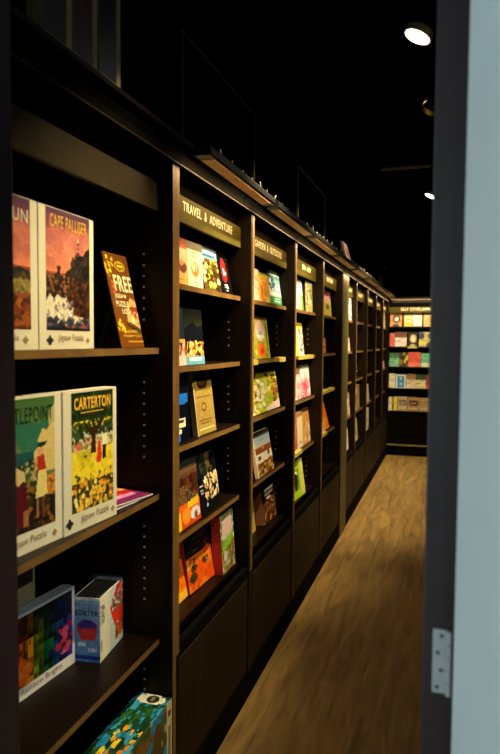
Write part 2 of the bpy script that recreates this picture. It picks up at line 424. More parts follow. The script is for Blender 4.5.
# strip lights hung off the cornice, one over each bookcase
spans = [(BAYS[i], BAYS[i+1]) for i in range(1, 5)] + [(5.42, 6.20)] + [(BAYS2[i], BAYS2[i+1]) for i in range(1, 4)] + [(8.84, 9.48)]
names_b = ['travel bookcase', 'garden bookcase', 'bookcase with the lime green book', 'bookcase left of the olive post',
           'narrow bookcase right of the olive post', 'second bookcase beyond the olive post', 'third bookcase beyond the olive post',
           'fourth bookcase beyond the olive post', 'last bookcase in the far corner']
for i, (a, b) in enumerate(spans):
    a += .02; b -= .03; c = (a+b)/2; L_ = b-a; x = XF+.078
    o = empty('strip_light', (x, c, 2.30), label='long black strip light on the cornice over the ' + names_b[i], cat='light fixture', group=None)
    hb = MB().prism_y([(-.022, -.016), (.030, -.016), (.036, -.010), (.036, .008), (.026, .020), (-.014, .020), (-.022, .012)], -L_/2, L_/2)
    hb.build('housing', M['black'], o)
    boxo('diffuser', M['strip'], o, -.016, -L_/2+.05, -.0195, .028, L_/2-.05, -.0162)
    for s in (-1, 1):
        boxo('bracket', M['black'], o, -.078+.0355, s*L_*.36-.012, .0201, -.02, s*L_*.36+.012, .0345)
    e = STRIP_E
    l = light('strip_lamp', 'AREA', (x-.026, c, 2.268), e, WARM, (x-.026-.9, c, 2.268-1.15), shape='RECTANGLE', size=L_*.92, size_y=.03)
    # keep the lamp's long side along the bookcase
    d = Vector((-.9, 0, -1.15)).normalized(); zx = -d; xx = Vector((0, 1, 0)); yy = zx.cross(xx)
    l.matrix_world = Matrix.Translation(l.location) @ Matrix((xx, yy, zx)).transposed().to_4x4()

# ------------------------------------------------------------------ ceiling downlights
def downlight(x, y, label, energy, tgt, size=R(95), blend=.8, col=WARMW, aim=(-.40, -.08, -.90), soft=.02):
    o = empty('ceiling_downlight', (x, y, CEIL), label=label, cat='ceiling light', group=None)
    nrm = Vector(aim).normalized(); mw = Matrix.Translation((0, 0, -.050)) @ (-nrm).to_track_quat('Z', 'Y').to_matrix().to_4x4()
    rb = MB(); n = 32
    for (r, z) in ((.056, .02), (.060, -.006), (.053, -.0075), (.052, .004)):
        for k in range(n): rb.v.append((r*math.cos(2*math.pi*k/n), r*math.sin(2*math.pi*k/n), z))
    for q_ in range(3):
        for k in range(n): rb.f.append([q_*n+k, q_*n+(k+1)%n, (q_+1)*n+(k+1)%n, (q_+1)*n+k]); rb.mi.append(0)
    rb = rb.build('trim_ring', M['lampring'], o); rb.matrix_local = mw
    ld = MB().cyl((0, 0, -.0065), (0, 0, 1), .051, .005, 32).build('lamp_disc', M['lamp'], o); ld.matrix_local = mw
    cn = MB().cyl((0, 0, -.0012), (0, 0, 1), .0512, .034, 24, r2=.034).build('can', M['black'], o); cn.matrix_local = mw
    MB().cyl((0, 0, -.022), (0, 0, 1), .02, .0215, 16).build('mount', M['black'], o)
    light('downlight_beam', 'SPOT', tuple(Vector((x, y, CEIL-.050)) + nrm*.012), energy, col, tgt, spot_size=size, spot_blend=blend, shadow_soft_size=soft)
downlight(-.152, 2.70, 'larger round white downlight at the top right, nearest on the black ceiling', SPOT_E*1.75, (-.95, 2.72, 1.72), R(56), 1.0)
downlight(-.115, 3.52, 'spotlight head turned away down the aisle, only its rim catching light', SPOT_E*1.75, (-.95, 4.05, 1.60), R(58), 1.0, aim=(-.25, .85, -.46), soft=.004)
downlight(-.150, 1.70, 'downlight just inside the doorway, above the puzzle shelves', SPOT_E*.95, (-1.0, 1.52, 1.30), R(54), 1.0)
downlight(-.180, 5.62, 'smaller round white downlight further along the black ceiling', SPOT_E*2.6, (-.75, 6.75, .5), R(84), 1.0)
downlight(-.16, 8.6, 'farthest round downlight, hidden behind the dark door frame', SPOT_E*1.7, (-.55, 9.0, 0.5), R(105), 1.0)
downlight(.38, 2.35, 'unseen fill downlight added on the right of the aisle, nearer one', SPOT_E*.55, (-.95, 2.4, 1.45), R(62), 1.0, aim=(-.6, 0, -.8))  # unseen fill lamp, added to lift the shadowed book tops
downlight(.38, 3.95, 'unseen fill downlight added on the right of the aisle, farther one', SPOT_E*.6, (-.95, 4.3, 1.45), R(66), 1.0, aim=(-.6, 0, -.8))  # second added fill lamp, out of view, for the shaded covers
downlight(.38, 5.60, 'unseen fill downlight added on the right of the aisle beyond the olive post', SPOT_E*.8, (-.95, 6.2, 1.8), R(84), 1.0, aim=(-.6, 0, -.8))  # added out of view to brighten the far bays and the cornice book
rb = MB().box(-.50, 4.70, 2.90, -.16, 4.72, 2.915)
tr = rb.build('ceiling_track', M['steel_lit'], None); tag(tr, 'thin short metal track across the black ceiling between the two lit downlights', 'ceiling track')
for xx in (-.48, -.18): MB().cyl((xx, 4.71, 2.915), (0, 0, 1), .004, .034, 8).build('hanger', M['steel'], tr)

# ------------------------------------------------------------------ thin metal frames on the cornice
def frame(y0, y1, label, m='steel', ztop=2.70):
    o = empty('metal_frame', (XF+.004, (y0+y1)/2, 2.3355), label=label, cat='frame', group='thin frames on the cornice'); del o['group']
    L_ = (y1-y0)/2; h = ztop-2.3355
    boxo('post', M[m], o, -.005, -L_, 0, .005, -L_+.010, h)
    boxo('post', M[m], o, -.005, L_-.010, 0, .005, L_, h)
    boxo('rail', M[m], o, -.005, -L_+.0102, h-.010, .005, L_-.0102, h)
frame(1.990, 2.815, 'thin empty metal frame standing on the cornice above the travel bookcase')
frame(3.68, 4.53, 'thin empty metal frame on the cornice above the fourth bookcase, brightest of the three', 'steel_lit')
frame(8.75, 9.64, 'thin empty metal frame on the cornice in the far corner')

# string of little clear bulbs along the cornice
random.seed(5)
fs = empty('fairy_light_string', (XF+.096, 5.0, 2.3208), label='unlit string of tiny bulbs lying along the tops of the black strip lights', cat='string lights')
wv = MB(); pts = []
yy = 2.0
while yy < 9.3: pts.append((random.uniform(-.004, .005), yy-5.0, .0022)); yy += .12
for p, q_ in zip(pts, pts[1:]):
    v = Vector(q_)-Vector(p); wv.cyl(p, v, .0018, v.length, 6)
wv.build('wire', M['black'], fs)
M['bulb'] = mat('clear_bulb', (0.45, 0.38, 0.20), 0.4, noise=.1)
for p in pts[1:]:
    bm_ = MB(); hgt = random.uniform(.004, .020)
    bm_.cyl((0, 0, 0), (random.uniform(-.3, .3), random.uniform(-.5, .5), 1), .0022, hgt, 6, r2=.004).build('bulb', M['bulb'], fs).location = (p[0], p[1], p[2]+.001)

# ------------------------------------------------------------------ jigsaw puzzle boxes in the nearest bookcase
def jig_logo(root, w_, h, fx, fz, s, m='blackink'):
    mb = MB(); cx = -w_/2+w_*fx; cz = h*fz
    mb.box(cx-s*.5, -.0012, cz-s*.3, cx+s*.5, -.0006, cz+s*.35); mb.box(cx-s*.28, -.0012, cz-s*.65, cx+s*.28, -.0006, cz-s*.3)
    mb.cyl((cx, -.0006, cz+s*.5), (0, -1, 0), s*.24, .0006, 10)
    mb.cyl((cx-s*.6, -.0006, cz), (0, -1, 0), s*.2, .0006, 10); mb.cyl((cx+s*.6, -.0006, cz), (0, -1, 0), s*.2, .0006, 10)
    mb.build('logo', M[m], root)
def shards(A, n, x0, y0, x1, y1, cols, r0=.01, r1=.04, tilt=.5, al=.8):
    for _ in range(n):      # small slanted brush strokes
        x, y, q = A.r.uniform(x0, x1), A.r.uniform(y0, y1), A.r.uniform(r0, r1); t = A.r.uniform(-tilt, tilt)
        A.poly([(x-q, y-q*t), (x, y-q*.5), (x+q, y+q*t), (x, y+q*.5)], cols[A.r.randint(len(cols))], al)
def cape_art(seed, left=False):
    A = Art(76, 124, (150, 80, 70), seed)
    A.grad(0, .24, (88, 60, 82), (165, 100, 98)); A.grad(.24, .52, (165, 100, 98), (222, 142, 104))
    shards(A, 60, 0, .14, 1, .46, [(205, 132, 105), (222, 150, 118), (172, 102, 96), (190, 116, 100)], .06, .22, .5, .35)
    if not left:
        A.poly([(1, .26), (.90, .29), (.84, .34), (.72, .345), (.60, .39), (.55, .46), (.44, .50), (.40, .53), (.28, .55), (.22, .52), (.12, .56), (0, .55), (0, .76), (1, .90)], (46, 42, 40))
        shards(A, 60, .55, .36, 1, .56, [(62, 56, 48), (34, 34, 34), (82, 66, 50), (50, 52, 44)], .02, .07)
        A.poly([(.685, .345), (.70, .235), (.735, .235), (.75, .345)], (96, 62, 62)); A.rect(.70, .205, .735, .235, (235, 190, 160)); A.rect(.70, .262, .735, .275, (190, 140, 120)); A.rect(.69, .30, .745, .312, (190, 140, 120))
        A.poly([(.20, .55), (.24, .50), (.22, .47), (.28, .455), (.33, .47), (.30, .50), (.32, .55)], (58, 48, 42)); A.poly([(.02, .58), (.06, .53), (.20, .54), (.22, .58)], (52, 50, 40))
        shards(A, 90, 0, .54, .62, .72, [(128, 84, 54), (160, 108, 66), (80, 58, 42), (52, 44, 36), (185, 130, 82)], .015, .05)
        A.poly([(.48, .66), (.62, .56), (.84, .54), (1, .58), (1, .90), (.66, .86), (.52, .78)], (62, 42, 34)); shards(A, 90, .52, .58, 1, .88, [(84, 56, 42), (44, 32, 30), (112, 74, 50), (38, 30, 30)], .02, .07)
        A.poly([(0, .76), (.08, .70), (.16, .74), (.24, .70), (.34, .73), (.44, .72), (.52, .80), (.60, .87), (.86, .885), (1, .90), (1, .93), (.5, .95), (0, .93)], (214, 204, 176))
        shards(A, 110, 0, .74, .60, .94, [(242, 236, 214), (196, 188, 168), (140, 132, 124), (88, 84, 90), (228, 218, 190)], .012, .045)
        shards(A, 50, .0, .90, 1, .99, [(58, 58, 68), (42, 44, 54), (110, 108, 110)], .02, .08, .2); A.rect(0, .975, 1, 1, (40, 42, 50))
    else:
        A.poly([(.30, .60), (.40, .52), (.50, .55), (.60, .47), (.68, .54), (.80, .52), (1, .56), (1, .62), (0, .62), (0, .54), (.12, .5), (.2, .56)], (52, 50, 46))
        A.poly([(.56, .56), (.63, .44), (.70, .56)], (44, 44, 42)); A.rect(0, .58, 1, .63, (66, 58, 46)); shards(A, 50, 0, .52, 1, .64, [(70, 66, 52), (40, 40, 38), (96, 84, 58)], .02, .06)
        A.grad(.62, .72, (150, 140, 80), (110, 100, 60)); shards(A, 70, 0, .62, 1, .74, [(176, 166, 100), (92, 84, 52), (140, 120, 70)], .02, .06)
        A.grad(.72, 1, (138, 84, 50), (92, 50, 36)); shards(A, 110, 0, .72, 1, .98, [(172, 104, 60), (112, 62, 42), (74, 45, 35), (150, 90, 52)], .02, .09)
    return A.noise(8)
ZA = LA[0]
r = puzzle_box('cream jigsaw box with peach sky over trees, cut off at the left photo edge',
               (-.943, 1.196, ZA), .236, .350, .055, cape_art(3, True), (.06, .135, .89, .995))
text('UN', M['card'], r, (.055, -.001, .292), FR, .055, .030, 'title', .01)
text('Jigsaw Puzzle', M['tanink'], r, (-.01, -.001, .017), FR, .11, .019, 'caption', .01); jig_logo(r, .236, .345, .80, .065, .013, 'tanink')
r = puzzle_box('tall cream CAPE PALLISER jigsaw box with red sunset, lighthouse and breaking wave',
               (-.943, 1.443, ZA), .246, .350, .055, cape_art(4), (.115, .135, .915, .995))
text('CAPE PALLISER', M['gold'], r, (.004, -.001, .302), FR, .165, .032, 'title', .0)
text('Jigsaw Puzzle', M['tanink'], r, (.012, -.001, .017), FR, .115, .021, 'caption', .01); jig_logo(r, .246, .345, .17, .065, .018); jig_logo(r, .246, .345, .87, .065, .010, 'tanink')

# FREE card
def free_art():
    A = Art(40, 70, (112, 72, 30), 7)
    A.blobs(6, .0, .03, .35, .25, [(215, 180, 45), (235, 200, 70)], .03, .07, .5); A.ell(.62, .13, .22, .055, (190, 160, 50)); A.ell(.62, .13, .17, .035, (98, 62, 26)); A.rect(.5, .12, .75, .14, (220, 185, 60))
    A.lines(3, .12, .30, .24, .45, (200, 90, 50), .6)
    A.blobs(7, .05, .70, .3, .84, [(215, 180, 45), (235, 200, 70)], .03, .07, .5)
    A.poly([(.55, .58), (.80, .46), (1, .50), (1, .80), (.70, .74), (.48, .72)], (190, 165, 110)); A.blobs(8, .62, .55, 1, .75, [(205, 120, 60), (225, 205, 160), (140, 70, 40)], .05, .12, .5)
    A.poly([(.45, .74), (1, .82), (1, .85), (.45, .77)], (60, 55, 30)); A.rect(.35, .93, 1, .94, (190, 150, 60))
    return A.noise(8)
fw, fh = .150, .300
r = place('promotional_card', (-.943, 1.800, ZA), 0, 13, .004, label='leaning brown FREE jigsaw puzzle card with yellow lettering, right of the puzzle boxes', cat='sign')
printed('card', MB().box(-fw/2, .0003, 0, fw/2, .004, fh, 1), [grid_face(fw, fh, free_art())], [cmat((110, 72, 30))], r)
text('FREE', M['ivory'], r, (.014, -.001, .178), FR, .112, .052, 'title', .02)
text('JIGSAW', M['ivory'], r, (-.018, -.001, .152), FR, .074, .018, 'caption', .02)
text('PUZZLE', M['ivory'], r, (-.016, -.001, .129), FR, .076, .018, 'caption', .02)
text('LOG', M['ivory'], r, (-.002, -.001, .106), FR, .048, .018, 'caption', .02)
text('WHEN YOU BUY', M['gold'], r, (.010, -.001, .046), FR, .07, .010, 'caption', .02)
text('TWO JIGSAW PUZZLES', M['gold'], r, (.006, -.001, .031), FR, .115, .010, 'caption', .02)
st = MB(); st.v = [(-.05, .005, .16), (-.035, .005, .16), (-.05, .082, .021), (-.07, .082, .021), (-.05, .008, .16), (-.035, .008, .16), (-.05, .086, .021), (-.07, .086, .021)]
st.f = [[0, 1, 2, 3], [7, 6, 5, 4], [0, 4, 5, 1], [1, 5, 6, 2], [2, 6, 7, 3], [3, 7, 4, 0]]; st.mi = [0]*6
st.build('easel_strut', M['teal'], r)

def castle_art():
    A = Art(80, 116, (98, 120, 76), 11)
    A.grad(0, .30, (72, 104, 62), (104, 134, 80)); A.poly([(.35, .14), (.7, .20), (.92, .16), (1, .22), (1, .36), (.7, .34), (.45, .40), (.30, .30)], (58, 108, 84))
    A.poly([(.55, .40), (.66, .36), (.78, .24), (.86, .26), (1, .16), (1, .58), (.70, .58)], (204, 184, 120)); A.poly([(.90, .12), (1, .06), (1, .20), (.88, .22)], (176, 172, 116)); A.poly([(.5, .34), (.62, .30), (.74, .36), (.6, .42)], (62, 112, 90))
    A.grad(.40, .54, (44, 92, 88), (36, 70, 72), .12, .62); A.rect(0, .33, .18, .72, (165, 124, 68)); A.rect(.16, .34, .20, .72, (96, 74, 44))
    shards(A, 130, .16, .46, .70, .68, [(28, 50, 40), (52, 78, 46), (160, 148, 96), (22, 34, 32), (196, 180, 120), (70, 92, 60)], .02, .06)
    A.rect(0, .68, 1, 1, (44, 38, 30)); shards(A, 170, 0, .64, 1, 1, [(30, 32, 26), (106, 70, 36), (58, 52, 32), (150, 100, 48), (36, 48, 34)], .02, .07)
    A.poly([(.86, .62), (1, .60), (1, .78), (.84, .76)], (186, 126, 58)); shards(A, 16, .86, .62, 1, .78, [(210, 150, 70), (120, 80, 44)], .02, .04)
    A.poly([(.26, .60), (.46, .58), (.52, .86), (.40, .96), (.22, .92)], (86, 34, 40)); A.poly([(.24, .58), (.33, .50), (.46, .54), (.48, .60), (.36, .64)], (198, 178, 120)); A.rect(.44, .84, .52, .96, (150, 104, 72))
    A.ell(.735, .415, .045, .028, (196, 150, 104)); A.poly([(.66, .38), (.72, .345), (.86, .34), (.84, .37), (.76, .385)], (38, 56, 50)); A.poly([(.68, .45), (.80, .44), (.84, .56), (.70, .58)], (168, 60, 46))
    A.poly([(.70, .56), (.84, .56), (.86, .76), (.64, .77)], (214, 198, 122)); A.poly([(.69, .46), (.62, .62), (.59, .61), (.66, .46)], (190, 138, 98)); A.rect(.66, .77, .70, .93, (150, 104, 74)); A.rect(.76, .77, .80, .93, (112, 68, 52)); A.rect(.60, .92, .72, .95, (40, 30, 28))
    return A.noise(8)
def carter_art():
    A = Art(80, 120, (215, 200, 60), 12)
    A.grad(.30, .50, (180, 198, 186), (206, 196, 160)); shards(A, 70, 0, .40, 1, .50, [(206, 108, 82), (92, 118, 64), (222, 158, 120), (150, 130, 70)], .02, .07)
    A.grad(.49, .75, (206, 190, 56), (232, 208, 60)); shards(A, 90, 0, .51, 1, .72, [(242, 220, 76), (178, 164, 50), (222, 200, 62)], .02, .09, .2, .5)
    A.rect(0, 0, 1, .24, (40, 54, 30)); shards(A, 260, 0, .0, 1, .36, [(32, 46, 28), (58, 78, 36), (82, 98, 44), (26, 36, 24), (44, 62, 32)], .02, .06)
    shards(A, 60, .0, .28, .40, .42, [(36, 52, 30), (60, 80, 38)], .02, .06); shards(A, 40, .64, .28, 1, .38, [(36, 52, 30), (64, 82, 40)], .02, .05)
    A.poly([(.44, .32), (.58, .32), (.555, .42), (.57, .53), (.43, .53), (.46, .42)], (66, 46, 30)); A.poly([(.47, .40), (.25, .26), (.29, .24), (.52, .36)], (58, 42, 28)); A.poly([(.53, .39), (.78, .25), (.73, .22), (.49, .35)], (58, 42, 28)); A.poly([(.49, .34), (.50, .20), (.54, .20), (.54, .34)], (58, 42, 28))
    A.ell(.645, .425, .025, .018, (190, 140, 100)); A.poly([(.61, .445), (.68, .445), (.71, .56), (.68, .63), (.57, .62), (.60, .54)], (204, 62, 46))
    A.ell(.775, .365, .028, .020, (70, 48, 36)); A.poly([(.71, .39), (.84, .385), (.85, .48), (.73, .49)], (232, 222, 178)); A.poly([(.73, .485), (.82, .485), (.81, .60), (.73, .61)], (44, 42, 42)); A.ell(.31, .545, .035, .014, (84, 74, 40))
    A.rect(0, .76, 1, 1, (66, 66, 36)); shards(A, 90, 0, .70, 1, 1, [(50, 54, 34), (88, 90, 42), (206, 180, 60)], .02, .06)
    A.blobs(80, .0, .72, 1, .99, [(240, 198, 84), (248, 218, 128), (228, 166, 62), (204, 140, 50)], .018, .042, .65)
    A.blobs(46, .0, .74, 1, .98, [(206, 124, 42), (150, 96, 42)], .008, .014, .7)
    return A.noise(8)
ZB = LA[1]
r = puzzle_box('cream CASTLEPOINT jigsaw box with green sky and woman in red jacket',
               (-.959, 1.292, ZB), .250, .378, .055, castle_art(), (.06, .135, .895, .985), yaw=-4)
text('CASTLEPOINT', M['greenink'], r, (-.005, -.001, .314), FR, .190, .038, 'title', .0)
text('Jigsaw Puzzle', M['tanink'], r, (.0, -.001, .017), FR, .125, .023, 'caption', .01); jig_logo(r, .25, .362, .88, .065, .012, 'tanink')
r = puzzle_box('cream CARTERTON jigsaw box with yellow flower field and couple under a tree, middle shelf',
               (-.937, 1.541, ZB), .244, .378, .055, carter_art(), (.135, .135, .925, .985), yaw=-4)
text('CARTERTON', M['gold'], r, (.005, -.0015, .326), FR, .168, .033, 'title', .03)
lb = MB().box(-.05, -.0012, .316, .055, -.0007, .3185).build('caption', M['gold'], r)
text('Jigsaw Puzzle', M['tanink'], r, (.014, -.001, .017), FR, .13, .025, 'caption', .01); jig_logo(r, .25, .362, .10, .075, .020); jig_logo(r, .25, .362, .90, .065, .012, 'tanink')

# magazines lying on the shelf
def mag_art():
    A = Art(20, 28, (190, 70, 40), 21); A.rect(0, .55, 1, 1, (120, 45, 95)); A.blobs(12, 0, .1, 1, .6, [(225, 110, 50), (170, 50, 40), (240, 180, 120)], .08, .2, .6); A.rect(.1, .66, .9, .78, (210, 150, 190)); return A
for k in range(2):
    o = empty('magazine', (-1.03, 1.79+.012*k, ZB+.0005+.0062*k), (0, 0, R(90-5-7*k)),
              label=['lower white-edged magazine lying flat on the shelf right of the CARTERTON box', 'upper magazine with orange and purple cover lying flat right of the CARTERTON box'][k], cat='magazine', group=None)
    mb = MB().box(-.105, -.09, .001, .105, .12, .0050, 1)
    vs, fs, c = grid_face(.21, .21, mag_art()); vs = [(x, z-.09, .0056) for x, y, z in vs]
    printed('cover', mb, [(vs, fs, c)], [M['white']], o)

ZC = LA[2]
def rainbow_art():
    A = Art(48, 44, (60, 40, 40), 31)
    cols = [(225, 90, 50), (230, 150, 40), (150, 175, 50), (40, 120, 70), (30, 90, 140), (70, 60, 150), (190, 50, 110)]
    for j in range(11):
        for i in range(12):
            t = (i + (j % 3)*.4)/12*6.2; c = np.array(cols[min(6, int(t))])*(.35+.65*A.r.rand())
            if j < 4: c = c*.55
            A.rect(i/12, j/11, (i+1)/12, (j+1)/11, c)
            if A.r.rand() > .4: A.rect(i/12+.02, j/11+.02, i/12+.05, (j+1)/11, c*.4)
    A.blobs(8, .0, .6, .3, 1, [(235, 110, 50), (240, 150, 60)], .05, .1, 1, .7); A.blobs(7, .75, .5, 1, .9, [(235, 70, 90), (240, 110, 120)], .04, .09, 1, .8)
    return A
r = puzzle_box('wide white-edged Rainbow Brights jigsaw box with multicoloured blocks, lower shelf at left',
               (-1.114, 1.566, ZC), .280, .245, .045, rainbow_art(), (.02, .145, .955, .97), yaw=-5, side='white')
text('Rainbow Brights', M['tanink'], r, (-.01, -.001, .010), FR, .175, .022, 'title', .01)
MB().box(-.135, -.0012, .006, -.118, -.0006, .030).build('logo', cmat((190, 50, 45)), r)

# puzzle sorter box: narrow blue end and wide cream face with picture
def bowl(A, cx, cy, s):
    A.poly([(cx-s, cy), (cx+s, cy), (cx+s*.72, cy+s*.55), (cx-s*.72, cy+s*.55)], (200, 55, 40)); A.ell(cx, cy, s, s*.16, (225, 85, 60)); return A
def sorter_front():
    A = Art(40, 44, (222, 222, 200), 41)
    A.rect(0, 0, .30, 1, (232, 228, 205)); A.grad(0, 1, (205, 215, 205), (190, 205, 205), .42, 1)
    A.poly([(.42, .30), (1, .06), (1, .62), (.62, .66)], (215, 70, 45)); A.poly([(.50, .28), (.95, .05), (1, .0), (.72, .02)], (190, 55, 40))
    A.blobs(44, .52, .18, .96, .40, [(60, 120, 130), (235, 230, 215), (30, 50, 60), (90, 160, 120), (190, 70, 50)], .02, .045, 1)
    A.poly([(.66, .68), (1, .60), (1, .86), (.66, .92)], (170, 70, 40)); A.blobs(10, .68, .68, .98, .88, [(90, 80, 50), (210, 110, 60)], .03, .06)
    return A
def sorter_side():
    A = Art(26, 50, (115, 150, 185), 42); A.grad(0, 1, (150, 175, 195), (80, 125, 170))
    A.rect(0, 0, 1, .05, (210, 215, 210)); A.ell(.5, .42, .34, .06, (60, 55, 110)); A.poly([(.10, .44), (.92, .44), (.80, .66), (.25, .66)], (190, 60, 60)); A.ell(.52, .42, .36, .07, (70, 60, 125)); A.rect(.35, .35, .7, .42, (70, 60, 125))
    A.rect(.15, .70, .45, .76, (200, 205, 210)); A.rect(.55, .78, .9, .84, (180, 195, 210)); A.rect(0, .90, 1, .97, (40, 60, 130))
    return A
sw_, sh_, sd_ = .185, .205, .088
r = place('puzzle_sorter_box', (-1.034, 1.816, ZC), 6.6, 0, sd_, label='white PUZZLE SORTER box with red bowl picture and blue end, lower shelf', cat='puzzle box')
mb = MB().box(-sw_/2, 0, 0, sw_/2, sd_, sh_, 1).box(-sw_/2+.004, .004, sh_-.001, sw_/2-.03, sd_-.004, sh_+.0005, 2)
vs, fs, c = grid_face(sd_, sh_, sorter_side(), 0); vs = [(-sw_/2-.0004, sd_/2-x, z) for x, y, z in vs]
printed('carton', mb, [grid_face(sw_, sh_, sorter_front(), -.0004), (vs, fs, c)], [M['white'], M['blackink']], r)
LR = (math.pi/2, 0, -math.pi/2)
text('SORTER', M['blackink'], r, (-sw_/2-.001, sd_/2, .148), LR, .080, .018, 'title', .03)
text('PUZZLE', cmat((70, 100, 150)), r, (-sw_/2-.001, sd_/2, .170), LR, .076, .016, 'title', .0)
text('SORTER', M['blackink'], r, (-.060, -.001, .150), (math.pi/2, -math.pi/2, 0), .060, .016, 'title', .02)
text('PUZZLE', M['tanink'], r, (-.078, -.001, .150), (math.pi/2, -math.pi/2, 0), .062, .013, 'title', .0)
text('1000', M['tanink'], r, (-.078, -.001, .052), (math.pi/2, -math.pi/2, 0), .035, .013, 'caption', .02)

def dark_art(c, seed=0, c2=None):
    A = Art(16, 22, c, seed); A.blobs(14, 0, 0, 1, 1, [tuple(v*.6 for v in c), tuple(min(255, v*1.3) for v in c), c2 or c], .08, .2, .8); return A
puzzle_box('slim dark teal box squeezed between the PUZZLE SORTER box and the bookcase side', (-1.060, 1.921, ZC), .026, .200, .10, dark_art((40, 60, 80), 5), (.03, .03, .97, .97), side='teal', name='boxed_game')
# box standing behind the rainbow one
r = puzzle_box('dim box with a cream lower band standing behind the Rainbow Brights box', (-1.182, 1.50, ZC+.2356), .235, .22, .030,
               dark_art((45, 35, 35), 9), (.03, .23, .96, .98), side='tancard')
puzzle_box('dark box hidden behind the Rainbow Brights box, carrying the dim box', (-1.182, 1.50, ZC), .235, .235, .030, dark_art((40, 38, 40), 19), (.03, .03, .97, .97))
# bottom box seen from above
def jungle_top(seed=51):
    A = Art(44, 22, (40, 80, 60), seed)     # x along the box, y across
    A.blobs(40, 0, 0, 1, 1, [(50, 130, 170), (70, 160, 190), (35, 75, 45), (60, 105, 50), (25, 55, 40)], .05, .13, 1.2)
    A.blobs(9, .0, .3, .55, .95, [(230, 170, 50), (240, 200, 70), (215, 130, 40)], .04, .08, 1.4)
    A.blobs(24, .4, 0, 1, 1, [(30, 70, 40), (45, 95, 50), (60, 150, 185)], .03, .07, 1.4)
    A.ell(.93, .5, .07, .42, (232, 228, 205)); return A.noise(15)
bw, bd, bh = .40, .125, .245
r = place('jigsaw_puzzle_box', (-.872, 1.730, LA[3]), 0, 0, bd, label='jigsaw box with green jungle and yellow bird pictures at the bottom left corner', cat='puzzle box')
mb = MB().box(-bw/2, 0, 0, bw/2, bd, bh, 1)
fa = Art(40, 24, (90, 95, 60), 52); fa.blobs(40, 0, 0, 1, 1, [(60, 140, 170), (130, 100, 55), (70, 90, 45), (175, 165, 120), (50, 70, 40)], .04, .12, 1.2); fa.rect(.90, 0, 1, 1, (205, 198, 160)); fa.ell(.72, .5, .09, .4, (95, 80, 50)); fa.rect(.93, .12, .97, .22, (90, 50, 40)); fa.rect(.93, .35, .97, .8, (140, 130, 100))
vs, fs, c = grid_face(bw, bd, jungle_top(), 0); vs = [(x, z, bh+.0004) for x, y, z in vs]
printed('carton', mb, [grid_face(bw, bh, fa, -.0004), (vs, fs, c)], [M['card']], r)
MB().cyl((bw/2-.028, bd*.45, bh+.0006), (0, 0, 1), .022, .0006, 20).build('badge', M['greenink'], r)
MB().box(bw/2-.04, bd*.45-.006, bh+.0014, bw/2-.016, bd*.45+.006, bh+.0018).build('badge_mark', M['tanink'], r)

# boxes standing on the cornice, top left
for (y0, y1, lab, cc) in [(1.205, 1.318, 'tall slim black box on the cornice, leftmost of the three at top left', (40, 36, 34)),
                          (1.323, 1.428, 'tall slim box with reddish picture on the cornice, middle of three at top left', (70, 42, 32)),
                          (1.436, 1.545, 'tall slim box with pale edge on the cornice, rightmost of three at top left', (22, 22, 26))]:
    puzzle_box(lab, (XF+.026, (y0+y1)/2, 2.3355), y1-y0, .40, .04, dark_art(cc, int(y0*100)), (.0, .02, .80, 1.0), side='tancard')

# ------------------------------------------------------------------ books on the display shelves
def A_(bg, seed=0, w=34, h=46): return Art(max(w, 34), max(h, 44), bg, seed)
XD = -.942
def row(z, items, x=XD, group=None):
    for it in items:
        lab, y0, y1, h, lean, art, sp = it[:7]; kw = it[7] if len(it) > 7 else {}
        xx = kw.pop('x', x); t = kw.pop('t', .018)
        book(lab, (xx, (y0+y1)/2, z), y1-y0-.002, h, t, lean, art, sp, group=group, **kw)

# travel, top shelf
a = A_((228, 190, 155)); a.grad(0, .22, (120, 60, 45), (190, 120, 90)); a.grad(.22, 1, (235, 205, 175), (230, 165, 90)); a.ell(.7, .62, .28, .12, (120, 75, 55)); a.ell(.62, .52, .14, .07, (200, 150, 110)); a.rect(.3, .86, .7, .89, (150, 100, 60))
b = A_((205, 205, 175)); b.rect(0, 0, 1, .17, (110, 105, 85)); b.rect(.3, .22, .65, .25, (110, 100, 70)); b.rect(.25, .30, .7, .33, (130, 120, 90)); b.ell(.5, .6, .27, .16, (190, 130, 75)); b.ell(.45, .55, .16, .10, (225, 205, 160)); b.rect(.47, .42, .53, .72, (120, 80, 50)); b.rect(.42, .86, .58, .9, (100, 90, 70))
c = A_((90, 75, 40), 3); c.rect(0, 0, 1, .14, (50, 50, 48)); c.grad(.14, .34, (150, 185, 200), (110, 150, 175)); c.rect(.2, .18, .8, .22, (235, 240, 235)); c.rect(.15, .26, .85, .30, (60, 90, 120)); c.blobs(34, 0, .36, 1, 1, [(60, 42, 25), (200, 170, 60), (90, 70, 35), (225, 205, 140), (40, 35, 25), (150, 165, 50)], .06, .13, .8)
d = A_((14, 14, 16), 4); d.ell(.50, .46, .24, .28, (205, 45, 50)); d.poly([(.40, .40), (.70, .52), (.46, .60)], (235, 230, 220)); d.rect(.38, .79, .68, .82, (220, 220, 215)); d.rect(.36, .85, .70, .88, (200, 200, 200)); d.rect(.40, .91, .66, .94, (200, 200, 200))
row(LV[0], [
 ('pink and cream book at the left end of the travel top shelf', 2.095, 2.231, .172, 3, a, (215, 180, 150)),
 ('pale sage book with a small orange drawing, second on the travel top shelf', 2.232, 2.388, .172, 3, b, (190, 190, 160)),
 ('leaning book with blue title band over a yellow brown crowd, travel top shelf', 2.406, 2.604, .205, 10, c, (25, 22, 20)),
 ('black book with red oval badge, right end of the travel top shelf', 2.606, 2.750, .195, 11, d, (14, 14, 16))])
